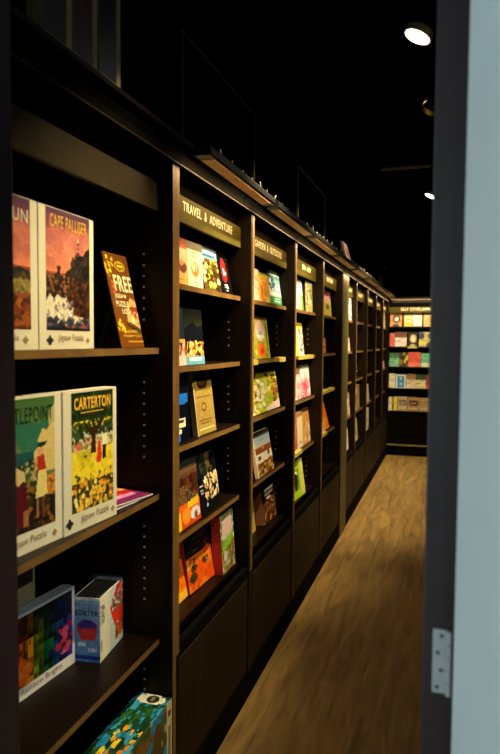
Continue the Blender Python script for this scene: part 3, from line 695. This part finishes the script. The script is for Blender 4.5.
a = A_((40, 48, 60), 5); a.rect(0, 0, .3, .55, (30, 60, 90)); a.blobs(20, 0, .58, 1, 1, [(225, 180, 150), (235, 205, 185), (190, 110, 70)], .08, .16, .7); a.rect(0, .82, 1, 1, (230, 195, 185)); a.rect(0, .55, 1, .60, (200, 160, 90))
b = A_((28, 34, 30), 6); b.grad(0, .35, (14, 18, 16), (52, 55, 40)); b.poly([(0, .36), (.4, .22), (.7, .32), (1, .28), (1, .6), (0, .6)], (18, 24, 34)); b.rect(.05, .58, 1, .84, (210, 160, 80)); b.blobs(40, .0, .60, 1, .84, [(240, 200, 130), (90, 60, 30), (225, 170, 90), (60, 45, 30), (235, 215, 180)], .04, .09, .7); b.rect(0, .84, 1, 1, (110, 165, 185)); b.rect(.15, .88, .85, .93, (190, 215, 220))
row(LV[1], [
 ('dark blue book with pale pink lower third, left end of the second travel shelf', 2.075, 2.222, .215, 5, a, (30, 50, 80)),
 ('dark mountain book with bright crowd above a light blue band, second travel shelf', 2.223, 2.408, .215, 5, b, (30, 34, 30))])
a = A_((12, 18, 34), 7); a.poly([(.05, .38), (.4, .30), (.95, .30), (.95, .44), (.5, .46), (.1, .46)], (45, 120, 210)); a.rect(.32, .40, .5, .98, (50, 130, 215)); a.rect(.12, .50, .3, .58, (240, 200, 60)); a.rect(.0, .66, .8, .78, (235, 230, 190)); a.rect(.0, .80, .6, .86, (220, 215, 180)); a.rect(0, .86, .25, 1, (235, 160, 50)); a.rect(.1, .68, .7, .71, (60, 60, 50))
b = A_((150, 130, 70), 8, 26, 36); b.rect(0, 0, 1, 1, (158, 138, 78)); b.ell(.48, .16, .28, .16, (60, 38, 26)); b.ell(.48, .20, .18, .05, (95, 65, 40)); b.rect(.1, .30, .9, .32, (110, 90, 45)); b.rect(.1, .42, .9, .43, (120, 100, 50)); b.ell(.45, .58, .14, .07, (100, 72, 38)); b.ell(.45, .58, .09, .045, (160, 140, 80)); b.lines(4, .15, .70, .85, .86, (115, 95, 50), .35); b.rect(.08, .92, .95, .94, (215, 200, 150)); b.rect(0, 0, .04, 1, (205, 190, 140)); b.noise(14)
c = A_((60, 45, 35), 9); c.rect(0, 0, 1, 1, (45, 34, 28))
row(LV[2], [
 ('dark navy book with bright blue bird shape, left end of the third travel shelf', 2.078, 2.264, .262, 3, a, (14, 18, 34)),
 ('tall tan book with dark hair portrait at top, third travel shelf', 2.344, 2.552, .262, 7, b, (190, 175, 130), {'t': .022}),
 ], x=-.945)
row(LV[2], [('dark brown book behind and right of the tan portrait book, third travel shelf', 2.50, 2.66, .19, 5, c, (225, 215, 180), {'x': -.995})])
a = A_((75, 50, 40), 10, 30, 34); a.grad(0, .14, (40, 55, 65), (60, 60, 60)); a.grad(.14, .30, (120, 100, 75), (90, 60, 45)); a.blobs(18, 0, .3, 1, .62, [(80, 45, 32), (105, 60, 40), (60, 36, 30)], .1, .2, .6)
a.grad(.66, 1, (225, 110, 40), (190, 80, 35)); a.rect(0, .74, .22, 1, (225, 195, 50)); a.poly([(.5, .66), (.95, .62), (.95, .74), (.5, .76)], (240, 190, 60)); a.ell(.78, .86, .20, .09, (220, 215, 215)); a.ell(.42, .84, .16, .12, (235, 150, 55)); a.ell(.8, .90, .07, .06, (100, 90, 90))
b = A_((18, 24, 26), 11, 26, 32); b.blobs(14, 0, 0, .8, .4, [(40, 48, 44), (80, 70, 50), (24, 32, 34)], .08, .2, .7); b.ell(.62, .18, .22, .14, (95, 80, 55)); b.ell(.75, .20, .12, .12, (22, 20, 18)); b.blobs(50, .25, .42, 1, .80, [(225, 205, 160), (235, 220, 180), (190, 160, 110), (70, 62, 48), (205, 170, 130)], .035, .07, .9); b.lines(3, .0, .55, .2, .72, (190, 195, 190), .5); b.ell(.3, .88, .05, .03, (170, 190, 220))
row(LV[3], [
 ('brown REAL SOUTH book with orange lower half, fourth travel shelf', 2.130, 2.372, .262, 6, a, (60, 35, 28)),
 ('dark book with cream flower cluster, fourth travel shelf, right', 2.392, 2.600, .262, 8, b, (20, 26, 30))])
for o in list(COL.objects):
    if o.get('label', '').startswith('brown REAL SOUTH'):
        text('REAL', M['tanink'], o, (-.015, -.001, .128), FR, .10, .030, 'title', .0)
        text('SOUTH', M['tanink'], o, (.0, -.001, .090), FR, .15, .032, 'title', .0)
a = A_((230, 120, 35), 12); a.blobs(16, 0, 0, 1, 1, [(240, 150, 50), (220, 95, 30), (235, 170, 60)], .08, .18, .8); a.rect(0, .82, 1, 1, (235, 180, 60)); a.ell(.5, .86, .1, .04, (60, 40, 25))
b = A_((225, 100, 30), 13, 30, 30); b.rect(0, 0, 1, .42, (20, 24, 30)); b.blobs(12, .1, .08, .9, .36, [(50, 70, 90), (30, 34, 40), (70, 62, 50)], .04, .09, .5); b.lines(2, .25, .12, .85, .28, (90, 85, 70), .35)
b.blobs(20, 0, .46, 1, 1, [(240, 130, 40), (220, 85, 28), (200, 90, 35)], .08, .18, .8); b.ell(.25, .62, .1, .07, (45, 35, 25)); b.ell(.2, .78, .16, .08, (70, 60, 35)); b.ell(.72, .60, .13, .06, (60, 55, 40)); b.blobs(10, .2, .46, .9, .7, [(180, 140, 50), (80, 70, 35)], .04, .08, .8); b.rect(.02, .44, .10, .60, (215, 190, 120))
c = A_((150, 160, 90), 14, 30, 34); c.poly([(.12, .12), (.85, .04), (.88, .42), (.10, .46)], (205, 180, 180)); c.rect(0, .45, 1, .66, (110, 150, 50)); c.poly([(0, .58), (.5, .42), (1, .38), (1, .52), (0, .70)], (130, 180, 60)); c.blobs(24, 0, .62, 1, 1, [(120, 95, 55), (170, 150, 100), (95, 75, 45), (200, 195, 190)], .06, .12, .7); c.ell(.28, .72, .14, .09, (190, 195, 200)); c.ell(.85, .62, .1, .14, (140, 100, 60)); c.blobs(14, 0, .0, .12, .6, [(60, 90, 40), (200, 200, 150)], .03, .05); c.blobs(10, .88, 0, 1, .5, [(60, 90, 40), (210, 215, 160)], .03, .05)
row(LV[4], [
 ('orange book cut off by the divider, left end of the bottom travel shelf', 2.130, 2.350, .190, 11, a, (230, 130, 45), {'x': -.99}),
 ('black and orange book on the bottom travel shelf', 2.353, 2.600, .235, 9, b, (190, 45, 45), {'x': -.975, 'yaw': -3, 't': .03}),
 ('red-spined book with pink and green meadow cover, right end of the bottom travel shelf', 2.602, 2.775, .262, 4, c, (205, 60, 55), {'x': -.930, 't': .045})])

# garden bay
a = A_((225, 205, 190), 15); a.rect(0, 0, .16, 1, (200, 75, 45)); a.rect(.85, .15, 1, 1, (235, 190, 90)); a.blobs(12, .25, .2, .85, .9, [(200, 130, 110), (150, 180, 150), (240, 225, 210)], .04, .10, .8)
b = A_((215, 150, 60), 16); b.grad(0, .3, (190, 195, 70), (220, 190, 90)); b.blobs(24, 0, .2, 1, 1, [(225, 120, 50), (235, 215, 150), (215, 175, 60), (190, 90, 60)], .06, .13, 1.2)
c = A_((150, 180, 170), 17); c.rect(0, 0, 1, .12, (90, 110, 110)); c.rect(.2, .04, .8, .18, (215, 220, 210)); c.blobs(16, 0, .2, 1, .65, [(50, 110, 140), (40, 80, 110), (120, 175, 175), (225, 230, 220)], .08, .16, .8); c.rect(.55, .44, .9, .58, (235, 235, 225)); c.rect(0, .62, 1, .76, (215, 215, 200)); c.rect(0, .78, 1, 1, (60, 130, 90)); c.lines(2, .3, .82, .95, .97, (200, 225, 190), .4)
row(LV[0], [
 ('cream book with orange-red left edge, left end of the garden top shelf', 3.030, 3.200, .165, 6, a, (200, 80, 50)),
 ('yellow and orange book in the middle of the garden top shelf', 3.201, 3.388, .160, 8, b, (215, 170, 60)),
 ('teal and white book at the right of the garden top shelf', 3.390, 3.640, .195, 8, c, (40, 60, 60), {'t': .03})])
a = A_((170, 165, 70), 18, 26, 34); a.blobs(30, 0, .08, 1, 1, [(175, 175, 70), (140, 145, 50), (200, 190, 90)], .05, .12, .8); a.rect(0, 0, 1, .10, (110, 80, 40)); a.ell(.5, .34, .28, .26, (225, 190, 175)); a.rect(.28, .34, .74, .52, (225, 225, 215)); a.lines(3, .32, .36, .7, .52, (110, 120, 130), .4); a.ell(.5, .80, .25, .17, (215, 120, 50)); a.ell(.52, .82, .1, .08, (190, 60, 40)); a.rect(.84, .15, .95, .85, (100, 120, 45))
row(LV[1], [('green gardening book with white title oval and orange fruit, second garden shelf', 3.09, 3.392, .225, 7, a, (150, 150, 60))])
a = A_((160, 165, 60), 19, 40, 34); a.rect(0, 0, 1, .16, (95, 85, 50)); a.blobs(70, 0, .14, 1, 1, [(170, 185, 60), (120, 145, 45), (205, 205, 90), (225, 215, 190), (190, 150, 70), (90, 75, 40)], .04, .09, 1.0); a.blobs(9, .2, .35, .5, .9, [(220, 210, 205), (200, 185, 180)], .04, .08); a.blobs(8, .78, .3, 1, .8, [(120, 75, 45), (150, 100, 55)], .04, .08); a.poly([(.5, .92), (1, .80), (1, 1), (.5, 1)], (215, 195, 185))
row(LV[2], [('large salad picture book in greens and yellows, third garden shelf', 3.060, 3.612, .245, 9, a, (190, 180, 120))])
a = A_((170, 150, 130), 20, 34, 34); a.rect(0, 0, 1, .12, (60, 52, 45)); a.grad(.12, .34, (140, 160, 175), (170, 180, 185)); a.rect(0, .36, 1, .50, (130, 80, 45)); a.rect(0, .50, 1, .70, (215, 205, 195)); a.rect(.15, .54, .32, .63, (85, 80, 80)); a.rect(.75, .50, .85, .62, (60, 50, 45)); a.rect(0, .70, 1, 1, (125, 90, 45)); a.blobs(26, 0, .70, 1, 1, [(150, 105, 50), (90, 65, 35), (190, 160, 110)], .05, .10, .7); a.rect(0, 0, .05, 1, (215, 205, 180)); a.ell(.52, .40, .07, .03, (215, 110, 60))
b = A_((190, 80, 50), 22); b.blobs(14, 0, 0, 1, 1, [(215, 120, 80), (120, 60, 40), (230, 180, 140)], .08, .18)
row(LV[3], [
 ('red and brown book partly hidden at the left of the fourth garden shelf', 2.935, 3.125, .20, 5, b, (170, 70, 45), {'x': -.96}),
 ('book with a house under blue sky and brown roof, fourth garden shelf', 3.130, 3.440, .232, 10, a, (205, 195, 165), {'x': -.927})])
a = A_((110, 80, 40), 23); a.rect(0, .25, .55, .38, (215, 210, 190)); a.blobs(16, 0, .4, 1, 1, [(190, 130, 50), (120, 80, 35), (215, 160, 70)], .07, .14); a.rect(0, 0, 1, .25, (50, 45, 35))
b = A_((90, 60, 40), 24, 26, 30); b.rect(0, 0, 1, .45, (18, 16, 18)); b.rect(.25, .12, .92, .19, (215, 215, 190)); b.rect(.25, .23, .85, .30, (215, 215, 190)); b.rect(.35, .34, .65, .40, (200, 200, 180)); b.blobs(30, 0, .45, 1, 1, [(120, 75, 45), (60, 42, 30), (180, 120, 70)], .05, .11)
c = A_((190, 175, 110), 25); c.grad(0, 1, (140, 130, 80), (205, 185, 105))
row(LV[4], [
 ('brown and gold book with white title, left end of the bottom garden shelf', 2.975, 3.150, .195, 5, a, (120, 80, 40), {'x': -.985}),
 ('pale straw-coloured book second on the bottom garden shelf', 3.155, 3.300, .225, 6, c, (190, 175, 110), {'x': -.990}),
 ('brown book with white writing on black panel, right on the bottom garden shelf', 3.385, 3.645, .210, 7, b, (165, 105, 70), {'x': -.965, 't': .05})])

# fourth bay (unlabelled sign)
a = A_((215, 220, 210), 26); a.grad(0, 1, (225, 225, 215), (190, 205, 180)); a.rect(.75, .5, 1, 1, (120, 150, 80))
b = A_((190, 185, 140), 27); b.blobs(40, .05, .12, .95, .95, [(40, 40, 36), (225, 220, 180), (150, 140, 70), (60, 60, 50)], .04, .08); b.rect(0, 0, 1, .1, (225, 220, 190)); b.rect(.1, .78, .9, .86, (190, 170, 70))
row(LV[0], [
 ('white and pale green book, left on the top shelf right of the garden section', 3.965, 4.220, .205, 6, a, (210, 215, 205)),
 ('black and cream patterned book, right on the top shelf beside the garden section', 4.275, 4.500, .210, 2, b, (30, 30, 28), {'t': .03})])
a = A_((235, 215, 60), 28); a.rect(.42, .18, 1, 1, (230, 230, 220)); a.blobs(12, .6, .2, 1, .95, [(90, 60, 45), (150, 100, 70)], .04, .09); a.rect(0, 0, 1, .1, (120, 100, 40))
row(LV[1], [('yellow and white book on the second shelf right of the garden section', 3.96, 4.250, .215, 6, a, (235, 215, 60))])
a = A_((225, 190, 185), 29); a.rect(0, 0, 1, .2, (130, 100, 80)); a.blobs(10, 0, .3, 1, 1, [(235, 215, 210), (215, 150, 150)], .08, .16)
b = A_((225, 225, 225), 30); b.rect(0, 0, 1, .10, (110, 100, 90)); b.blobs(14, 0, .5, 1, 1, [(225, 120, 140), (235, 160, 170), (205, 90, 120)], .08, .16); b.rect(.4, .25, .48, .5, (120, 120, 130))
row(LV[2], [
 ('pink book at the left of the third shelf right of the garden section', 3.965, 4.155, .205, 4, a, (215, 160, 150)),
 ('white book fading to pink, right on the third shelf beside the garden section', 4.205, 4.478, .225, 6, b, (225, 225, 225))])
a = A_((190, 110, 100), 31); a.blobs(10, 0, 0, 1, 1, [(170, 80, 75), (205, 140, 125)], .1, .2)
b = A_((215, 205, 165), 32); b.rect(0, 0, 1, .12, (150, 130, 90)); b.rect(.4, .82, .7, .86, (60, 50, 40))
c = A_((190, 140, 85), 33); c.blobs(16, .3, .4, 1, 1, [(225, 215, 180), (120, 80, 50), (205, 160, 100)], .06, .13); c.rect(0, 0, 1, .1, (110, 80, 50))
row(LV[3], [
 ('dull red book at the left of the fourth shelf right of the garden section', 3.90, 4.080, .245, 2, a, (160, 75, 70)),
 ('plain cream book in the middle of the fourth shelf beside the garden section', 4.085, 4.245, .240, 3, b, (205, 195, 155)),
 ('tan book with white animals, right on the fourth shelf beside the garden section', 4.25, 4.500, .245, 6, c, (180, 130, 80))])
a = A_((165, 195, 55), 34, 24, 30); a.rect(.12, .22, .66, .80, (120, 150, 50)); a.ell(.4, .36, .14, .08, (230, 230, 215)); a.ell(.4, .52, .17, .18, (35, 40, 28)); a.rect(.3, .62, .46, .80, (50, 40, 30)); a.rect(.74, .05, 1, .95, (205, 205, 120)); a.rect(.8, .4, .9, .44, (120, 120, 60))
row(LV[4], [('lime green book with black and white animal, alone on the bottom shelf', 3.935, 4.250, .245, 8, a, (175, 200, 60), {'x': -.93, 'yaw': -3})])
# fifth bay
a = A_((205, 195, 110), 35); a.rect(0, 0, 1, .3, (190, 110, 110)); a.rect(.1, .2, .9, .45, (225, 180, 190)); a.rect(.45, .55, .8, .75, (110, 130, 60))
row(LV[0], [('yellow-green book with pink top, on the top shelf left of the olive post', 4.87, 5.270, .205, 5, a, (200, 190, 110))])
a = A_((150, 80, 50), 36); a.blobs(10, 0, 0, 1, 1, [(190, 120, 80), (220, 170, 130)], .08, .18)
row(LV[1], [('small reddish brown book on the second shelf left of the olive post', 4.88, 5.055, .12, 5, a, (150, 80, 50))])
a = A_((225, 225, 205), 37)
row(LV[2], [('small pale book almost hidden by the divider, third shelf left of the olive post', 4.78, 4.940, .17, 5, a, (225, 225, 205))])
a = A_((225, 130, 50), 38); a.poly([(0, .2), (.5, .1), (.4, 1), (0, 1)], (225, 170, 160)); a.blobs(10, .3, .2, 1, 1, [(235, 175, 60), (210, 100, 45)], .08, .18)
row(LV[3], [('orange and pink book tilted back on the fourth shelf left of the olive post', 4.86, 5.235, .215, 14, a, (225, 150, 60))])

# yellow tickets on the shelf edges, plus one strip for a lit edge
def ticket(y0, y1, z, label, tilt=0, out=0.0):
    w_ = y1-y0
    o = empty('shelf_ticket', (XS+.0012, (y0+y1)/2, z), (0, 0, math.pi/2), label=label, cat='ticket', group='yellow shelf tickets'); del o['group']
    mb = MB(); mb.box(-w_/2, -.001, -.024, w_/2, 0, .0); mb.build('card', M['yellow'], o)
    lip = MB(); lip.v = [(-w_/2, -.001, 0), (w_/2, -.001, 0), (w_/2, .03, .0015), (-w_/2, .03, .0015), (-w_/2, -.001, .001), (w_/2, -.001, .001), (w_/2, .03, .0025), (-w_/2, .03, .0025)]
    lip.f = [[3, 2, 1, 0], [4, 5, 6, 7], [0, 1, 5, 4], [1, 2, 6, 5], [2, 3, 7, 6], [3, 0, 4, 7]]; lip.mi = [0]*6
    lip.build('fold', M['yellow'], o)
ticket(2.90, 3.08, LV[1], 'yellow ticket at the left of the shelf under the green gardening book')
ticket(3.50, 3.64, LV[1], 'yellow ticket at the right of the shelf under the green gardening book')
ticket(3.98, 4.45, LV[1], 'long yellow strip for the lit shelf front under the yellow and white book')  # strip colour stands in for light on the shelf front
ticket(3.80, 4.12, LV[3], 'yellow ticket on the shelf edge above the lime green book')
ticket(4.60, 5.30, LV[2], 'yellow ticket strip on the third shelf left of the olive post')
ticket(4.62, 5.02, LV[3], 'yellow ticket on the shelf under the orange and pink book')

# bays beyond the post
def row2(z, items): row(z, items, x=-.915)
def simple(c, seed, c2=None, top=None, w=10, h=14):
    A = Art(w, h, c, seed); A.blobs(8, 0, .1, 1, 1, [c2 or tuple(v*.7 for v in c), c], .1, .22, .7)
    if top: A.rect(0, 0, 1, .3, top)
    return A
row2(LV[0], [('bright white book with dark lines just right of the olive post', 6.00, 6.208, .215, 2, simple((232, 232, 222), 1, (150, 150, 150)), (230, 230, 220))])
row2(LV[1], [('pinkish white book on the second shelf just right of the olive post', 5.98, 6.15, .13, 6, simple((215, 180, 160), 2), (200, 160, 140))])
row2(LV[3], [('brown and white book on the fourth shelf just right of the olive post', 6.0, 6.20, .22, 4, simple((170, 130, 100), 3, (225, 215, 200)), (150, 110, 80))])
row2(LV[4], [('cream book on the bottom shelf just right of the olive post', 5.98, 6.14, .20, 4, simple((215, 205, 180), 4), (200, 190, 160))])
row2(LV[3], [('brown picture book on the fourth shelf of the second bookcase past the post', 6.60, 6.90, .26, 2, simple((140, 100, 60), 5, (190, 160, 110)), (130, 90, 50))])
row2(LV[4], [('cream book on the bottom shelf of the second bookcase past the post', 6.58, 6.80, .23, 5, simple((205, 190, 150), 6), (190, 170, 130))])
row2(LV[3], [('white book on the fourth shelf of the third bookcase past the post', 7.50, 7.75, .21, 5, simple((215, 190, 165), 7), (215, 200, 180))])
row2(LV[4], [('white book on the bottom shelf of the third bookcase past the post', 7.50, 7.73, .25, 1, simple((220, 210, 185), 8), (215, 205, 180))])
row2(LV[0], [('pale book on the top shelf of the last bookcase in the corner', 9.33, 9.58, .23, 3, simple((200, 180, 120), 9), (200, 180, 120))])
row2(LV[2]+.0, [('pinkish book on the third shelf of the last bookcase in the corner', 9.33, 9.58, .10, 8, simple((215, 140, 120), 10), (205, 130, 110))])
# books standing on the cornice
a = simple((215, 180, 165), 11, (190, 90, 75)); a.rect(.45, .3, .9, 1, (170, 60, 50))
book('pink and red book standing on the cornice above the olive post', (XF+.0, 5.85, 2.3355), .26, .24, .02, 16, a, (225, 200, 170))
book('small pale green book standing on the cornice near the far corner', (XF+.0, 8.45, 2.3355), .16, .19, .03, 3, simple((160, 170, 110), 12), (160, 170, 110))

# ------------------------------------------------------------------ end bookcase
ex0, ex1 = XF-.030, -.005
eo = empty('bookcase', ((ex0+ex1)/2, YF+.17, 0), label='dark bookcase closing the far end of the aisle, under the SELF DEVELOPMENT sign', cat='bookcase')
ecx, ecy = (ex0+ex1)/2, YF+.17
def E_(name, m, x0, y0, z0, x1, y1, z1, bevel=0): return boxo(name, m, eo, x0-ecx, y0-ecy, z0, x1-ecx, y1-ecy, z1, bevel=bevel)
EL = [1.905, 1.612, 1.316, .998, .662]
XL = XF-.0
E_('side_panel', M['woodv'], XF-.030, YF, 0, XF-.004, YF+.345, 2.25, .001); E_('side_panel', M['woodv'], ex1-.03, YF, 0, ex1, YF+.345, 2.25, .001)
E_('back_panel', M['inner'], XF-.030, YF+.345, 0, ex1, YF+.357, 2.25)
for z in EL: E_('shelf', M['wood'], XF-.0035, YF+.03, z-.022, ex1-.0305, YF+.345, z, .001)
sb = E_('sign_board', M['olive'], XF-.0035, YF+.02, 2.105, ex1-.0305, YF+.035, 2.19, .001)
text('SELF DEVELOPMENT', M['cream'], sb, (XF+.43-ecx, YF+.0192-ecy, 2.135), FR, .52, .045, bold=.012)
E_('header_panel', M['inner'], XF-.0035, YF+.024, 2.191, ex1-.0305, YF+.04, 2.25)
E_('rail', M['wood'], XF+.003, YF+.012, 0.585, ex1-.0305, YF+.03, .600)
E_('door', M['inner'], XF-.0035, YF+.02, .17, ex1-.0305, YF+.04, .582)
M['edge'] = mat('light_wood_edge', (0.20, 0.15, 0.055), .45, noise=.2)  # lighter wood tone for the ledge on the end plinth
E_('plinth', M['inner'], XF-.0035, YF+.02, 0, ex1-.0305, YF+.04, .15); E_('plinth_ledge', M['edge'], XF+.003, YF-.02, .150, ex1, YF+.04, .166, .002)
E_('plinth_rail', M['wood'], XF+.003, YF-.006, .06, ex1, YF+.02, .075)
ec = MB().box(XF+.042, YF-.03, 2.340, ex1, YF+.36, 2.358).box(XF+.042, YF+.0, 2.2505, ex1, YF+.03, 2.3398)
ec = ec.build('cornice', M['wood'], None, .002); tag(ec, 'short brown cornice across the top of the end bookcase', 'cornice')
o = empty('strip_light', ((ex0+ex1)/2, YF-.075, 2.31), label='strip light on the cornice of the end bookcase', cat='light fixture')
boxo('housing', M['black'], o, -.40, -.035, -.02, .40, .040, .02, bevel=.004); boxo('diffuser', M['strip'], o, -.38, -.03, -.024, .38, .03, -.0202)
l = light('strip_lamp', 'AREA', ((ex0+ex1)/2, YF-.17, 2.28), 4, WARMW, ((ex0+ex1)/2, YF+.55, 1.55-.4), shape='RECTANGLE', size=.8, size_y=.03)

end_rows = [
 (EL[0], [(389, 401, .200, 'orange book with dark blue ring', (235, 150, 80), (30, 50, 70), 'ring'),
          (403, 411.5, .195, 'cream book with yellow lower edge', (235, 215, 150), (200, 200, 70), 'low'),
          (411.8, 421, .205, 'white and pale lilac book', (232, 228, 235), (205, 200, 225), None),
          (422.5, 432, .190, 'yellow book with orange stripes', (240, 205, 110), (215, 130, 60), 'lines')]),
 (EL[1], [(389, 394, .195, 'pinkish red book', (220, 90, 90), (225, 130, 120), None),
          (394.3, 406, .215, 'white book with brown upper band', (225, 210, 200), (110, 60, 40), 'top'),
          (407.5, 417, .210, 'black book with cream emblem', (40, 32, 24), (205, 190, 130), 'ring'),
          (418.3, 433, .215, 'yellow book with purple and blue shapes', (205, 195, 70), (90, 90, 170), 'blobs')]),
 (EL[2], [(389, 399, .200, 'pale teal book', (110, 190, 150), (60, 110, 80), 'top'),
          (399.3, 407.8, .205, 'black and yellow patterned book', (50, 45, 20), (215, 185, 50), 'blobs'),
          (408, 420.5, .215, 'wide red book', (220, 75, 60), (235, 110, 85), 'low'),
          (421, 433, .200, 'green and cream book', (90, 190, 140), (200, 215, 180), 'low')]),
 (EL[3], [(389, 395.5, .215, 'cream book', (225, 215, 190), (200, 190, 160), None),
          (396, 406, .200, 'white book with blue H-shaped block', (225, 235, 240), (40, 140, 205), 'h'),
          (406.5, 416, .210, 'beige book with brown top', (225, 205, 170), (150, 105, 65), 'top'),
          (416.3, 426, .205, 'cream book with dark green top', (215, 205, 150), (40, 65, 35), 'top'),
          (426.3, 434, .210, 'dark red book', (150, 30, 25), (205, 60, 40), 'low')]),
 (EL[4], [(389, 392.8, .200, 'narrow cream book', (225, 220, 200), (215, 210, 190), None),
          (394, 397.7, .205, 'narrow bright yellow book', (245, 215, 30), (235, 200, 20), None),
          (398.3, 408, .210, 'beige book with grey brown picture', (190, 165, 125), (120, 100, 80), 'mid'),
          (408.5, 419.6, .205, 'tan book with dark framed picture', (180, 130, 80), (60, 40, 30), 'mid'),
          (420, 429.5, .200, 'olive tan book', (185, 155, 90), (150, 125, 70), 'mid'),
          (429.8, 434.5, .200, 'pale pink book', (225, 170, 130), (215, 160, 120), None)])]
rn = ['top shelf', 'second shelf', 'third shelf', 'fourth shelf', 'bottom shelf']
for k, (z, its) in enumerate(end_rows):
    for (p0, p1, h, lab, c1, c2, style) in its:
        x0 = -.858 + (p0-389)*.01425; x1 = -.858 + (p1-389)*.01425
        A = Art(14, 18, c1, k)
        if style == 'ring': A.ell(.55, .45, .34, .30, c2); A.ell(.55, .45, .18, .16, (235, 225, 200)); A.ell(.5, .92, .3, .1, c2)
        if style == 'low': A.rect(0, .72, 1, 1, c2)
        if style == 'top': A.rect(0, 0, 1, .38, c2); A.rect(.1, .6, .5, .66, c2)
        if style == 'lines': A.lines(5, 0, .1, 1, .95, c2, .4)
        if style == 'blobs': A.blobs(12, 0, 0, 1, 1, [c2, tuple(v*.6 for v in c2), c1], .1, .2)
        if style == 'h': A.rect(.15, .12, .85, .92, c2); A.rect(.42, .2, .6, .40, c1); A.rect(.42, .6, .6, .8, c1)
        if style == 'mid': A.rect(.15, .25, .9, .6, c2); A.rect(.3, .4, .7, .52, c1); A.rect(.1, .78, .9, .84, (220, 205, 170))
        if style in (None, 'top', 'low'): A.lines(2, .2, .45, .8, .62, tuple(v*.7 for v in c1), .3)
        bt = .016
        e = empty('book', ((x0+x1)/2, YF+.05, z+bt*math.sin(R(4))+.0005), (-R(4), 0, 0), label=lab + ' on the ' + rn[k] + ' of the end bookcase', cat='book')
        w_ = x1-x0-.001; b = .002
        mb = MB().box(-w_/2, .0003, 0, w_/2, b, h, 1).box(-w_/2, bt-b, 0, w_/2, bt, h, 1).box(-w_/2, b, 0, -w_/2+b, bt-b, h, 1)
        printed('cover', mb, [grid_face(w_, h, A)], [cmat(tuple(v*.8 for v in c1))], e)
        boxo('page_block', M['page'], e, -w_/2+b+.0002, b+.0002, .003, w_/2-.003, bt-b-.0002, h-.003)
o = empty('shelf_ticket', (-.858+(412-389)*.01425, YF+.0288, EL[1]), label='yellow ticket under the black book on the end bookcase', cat='ticket')
boxo('card', M['yellow'], o, -.07, -.001, -.022, .07, 0, .001)
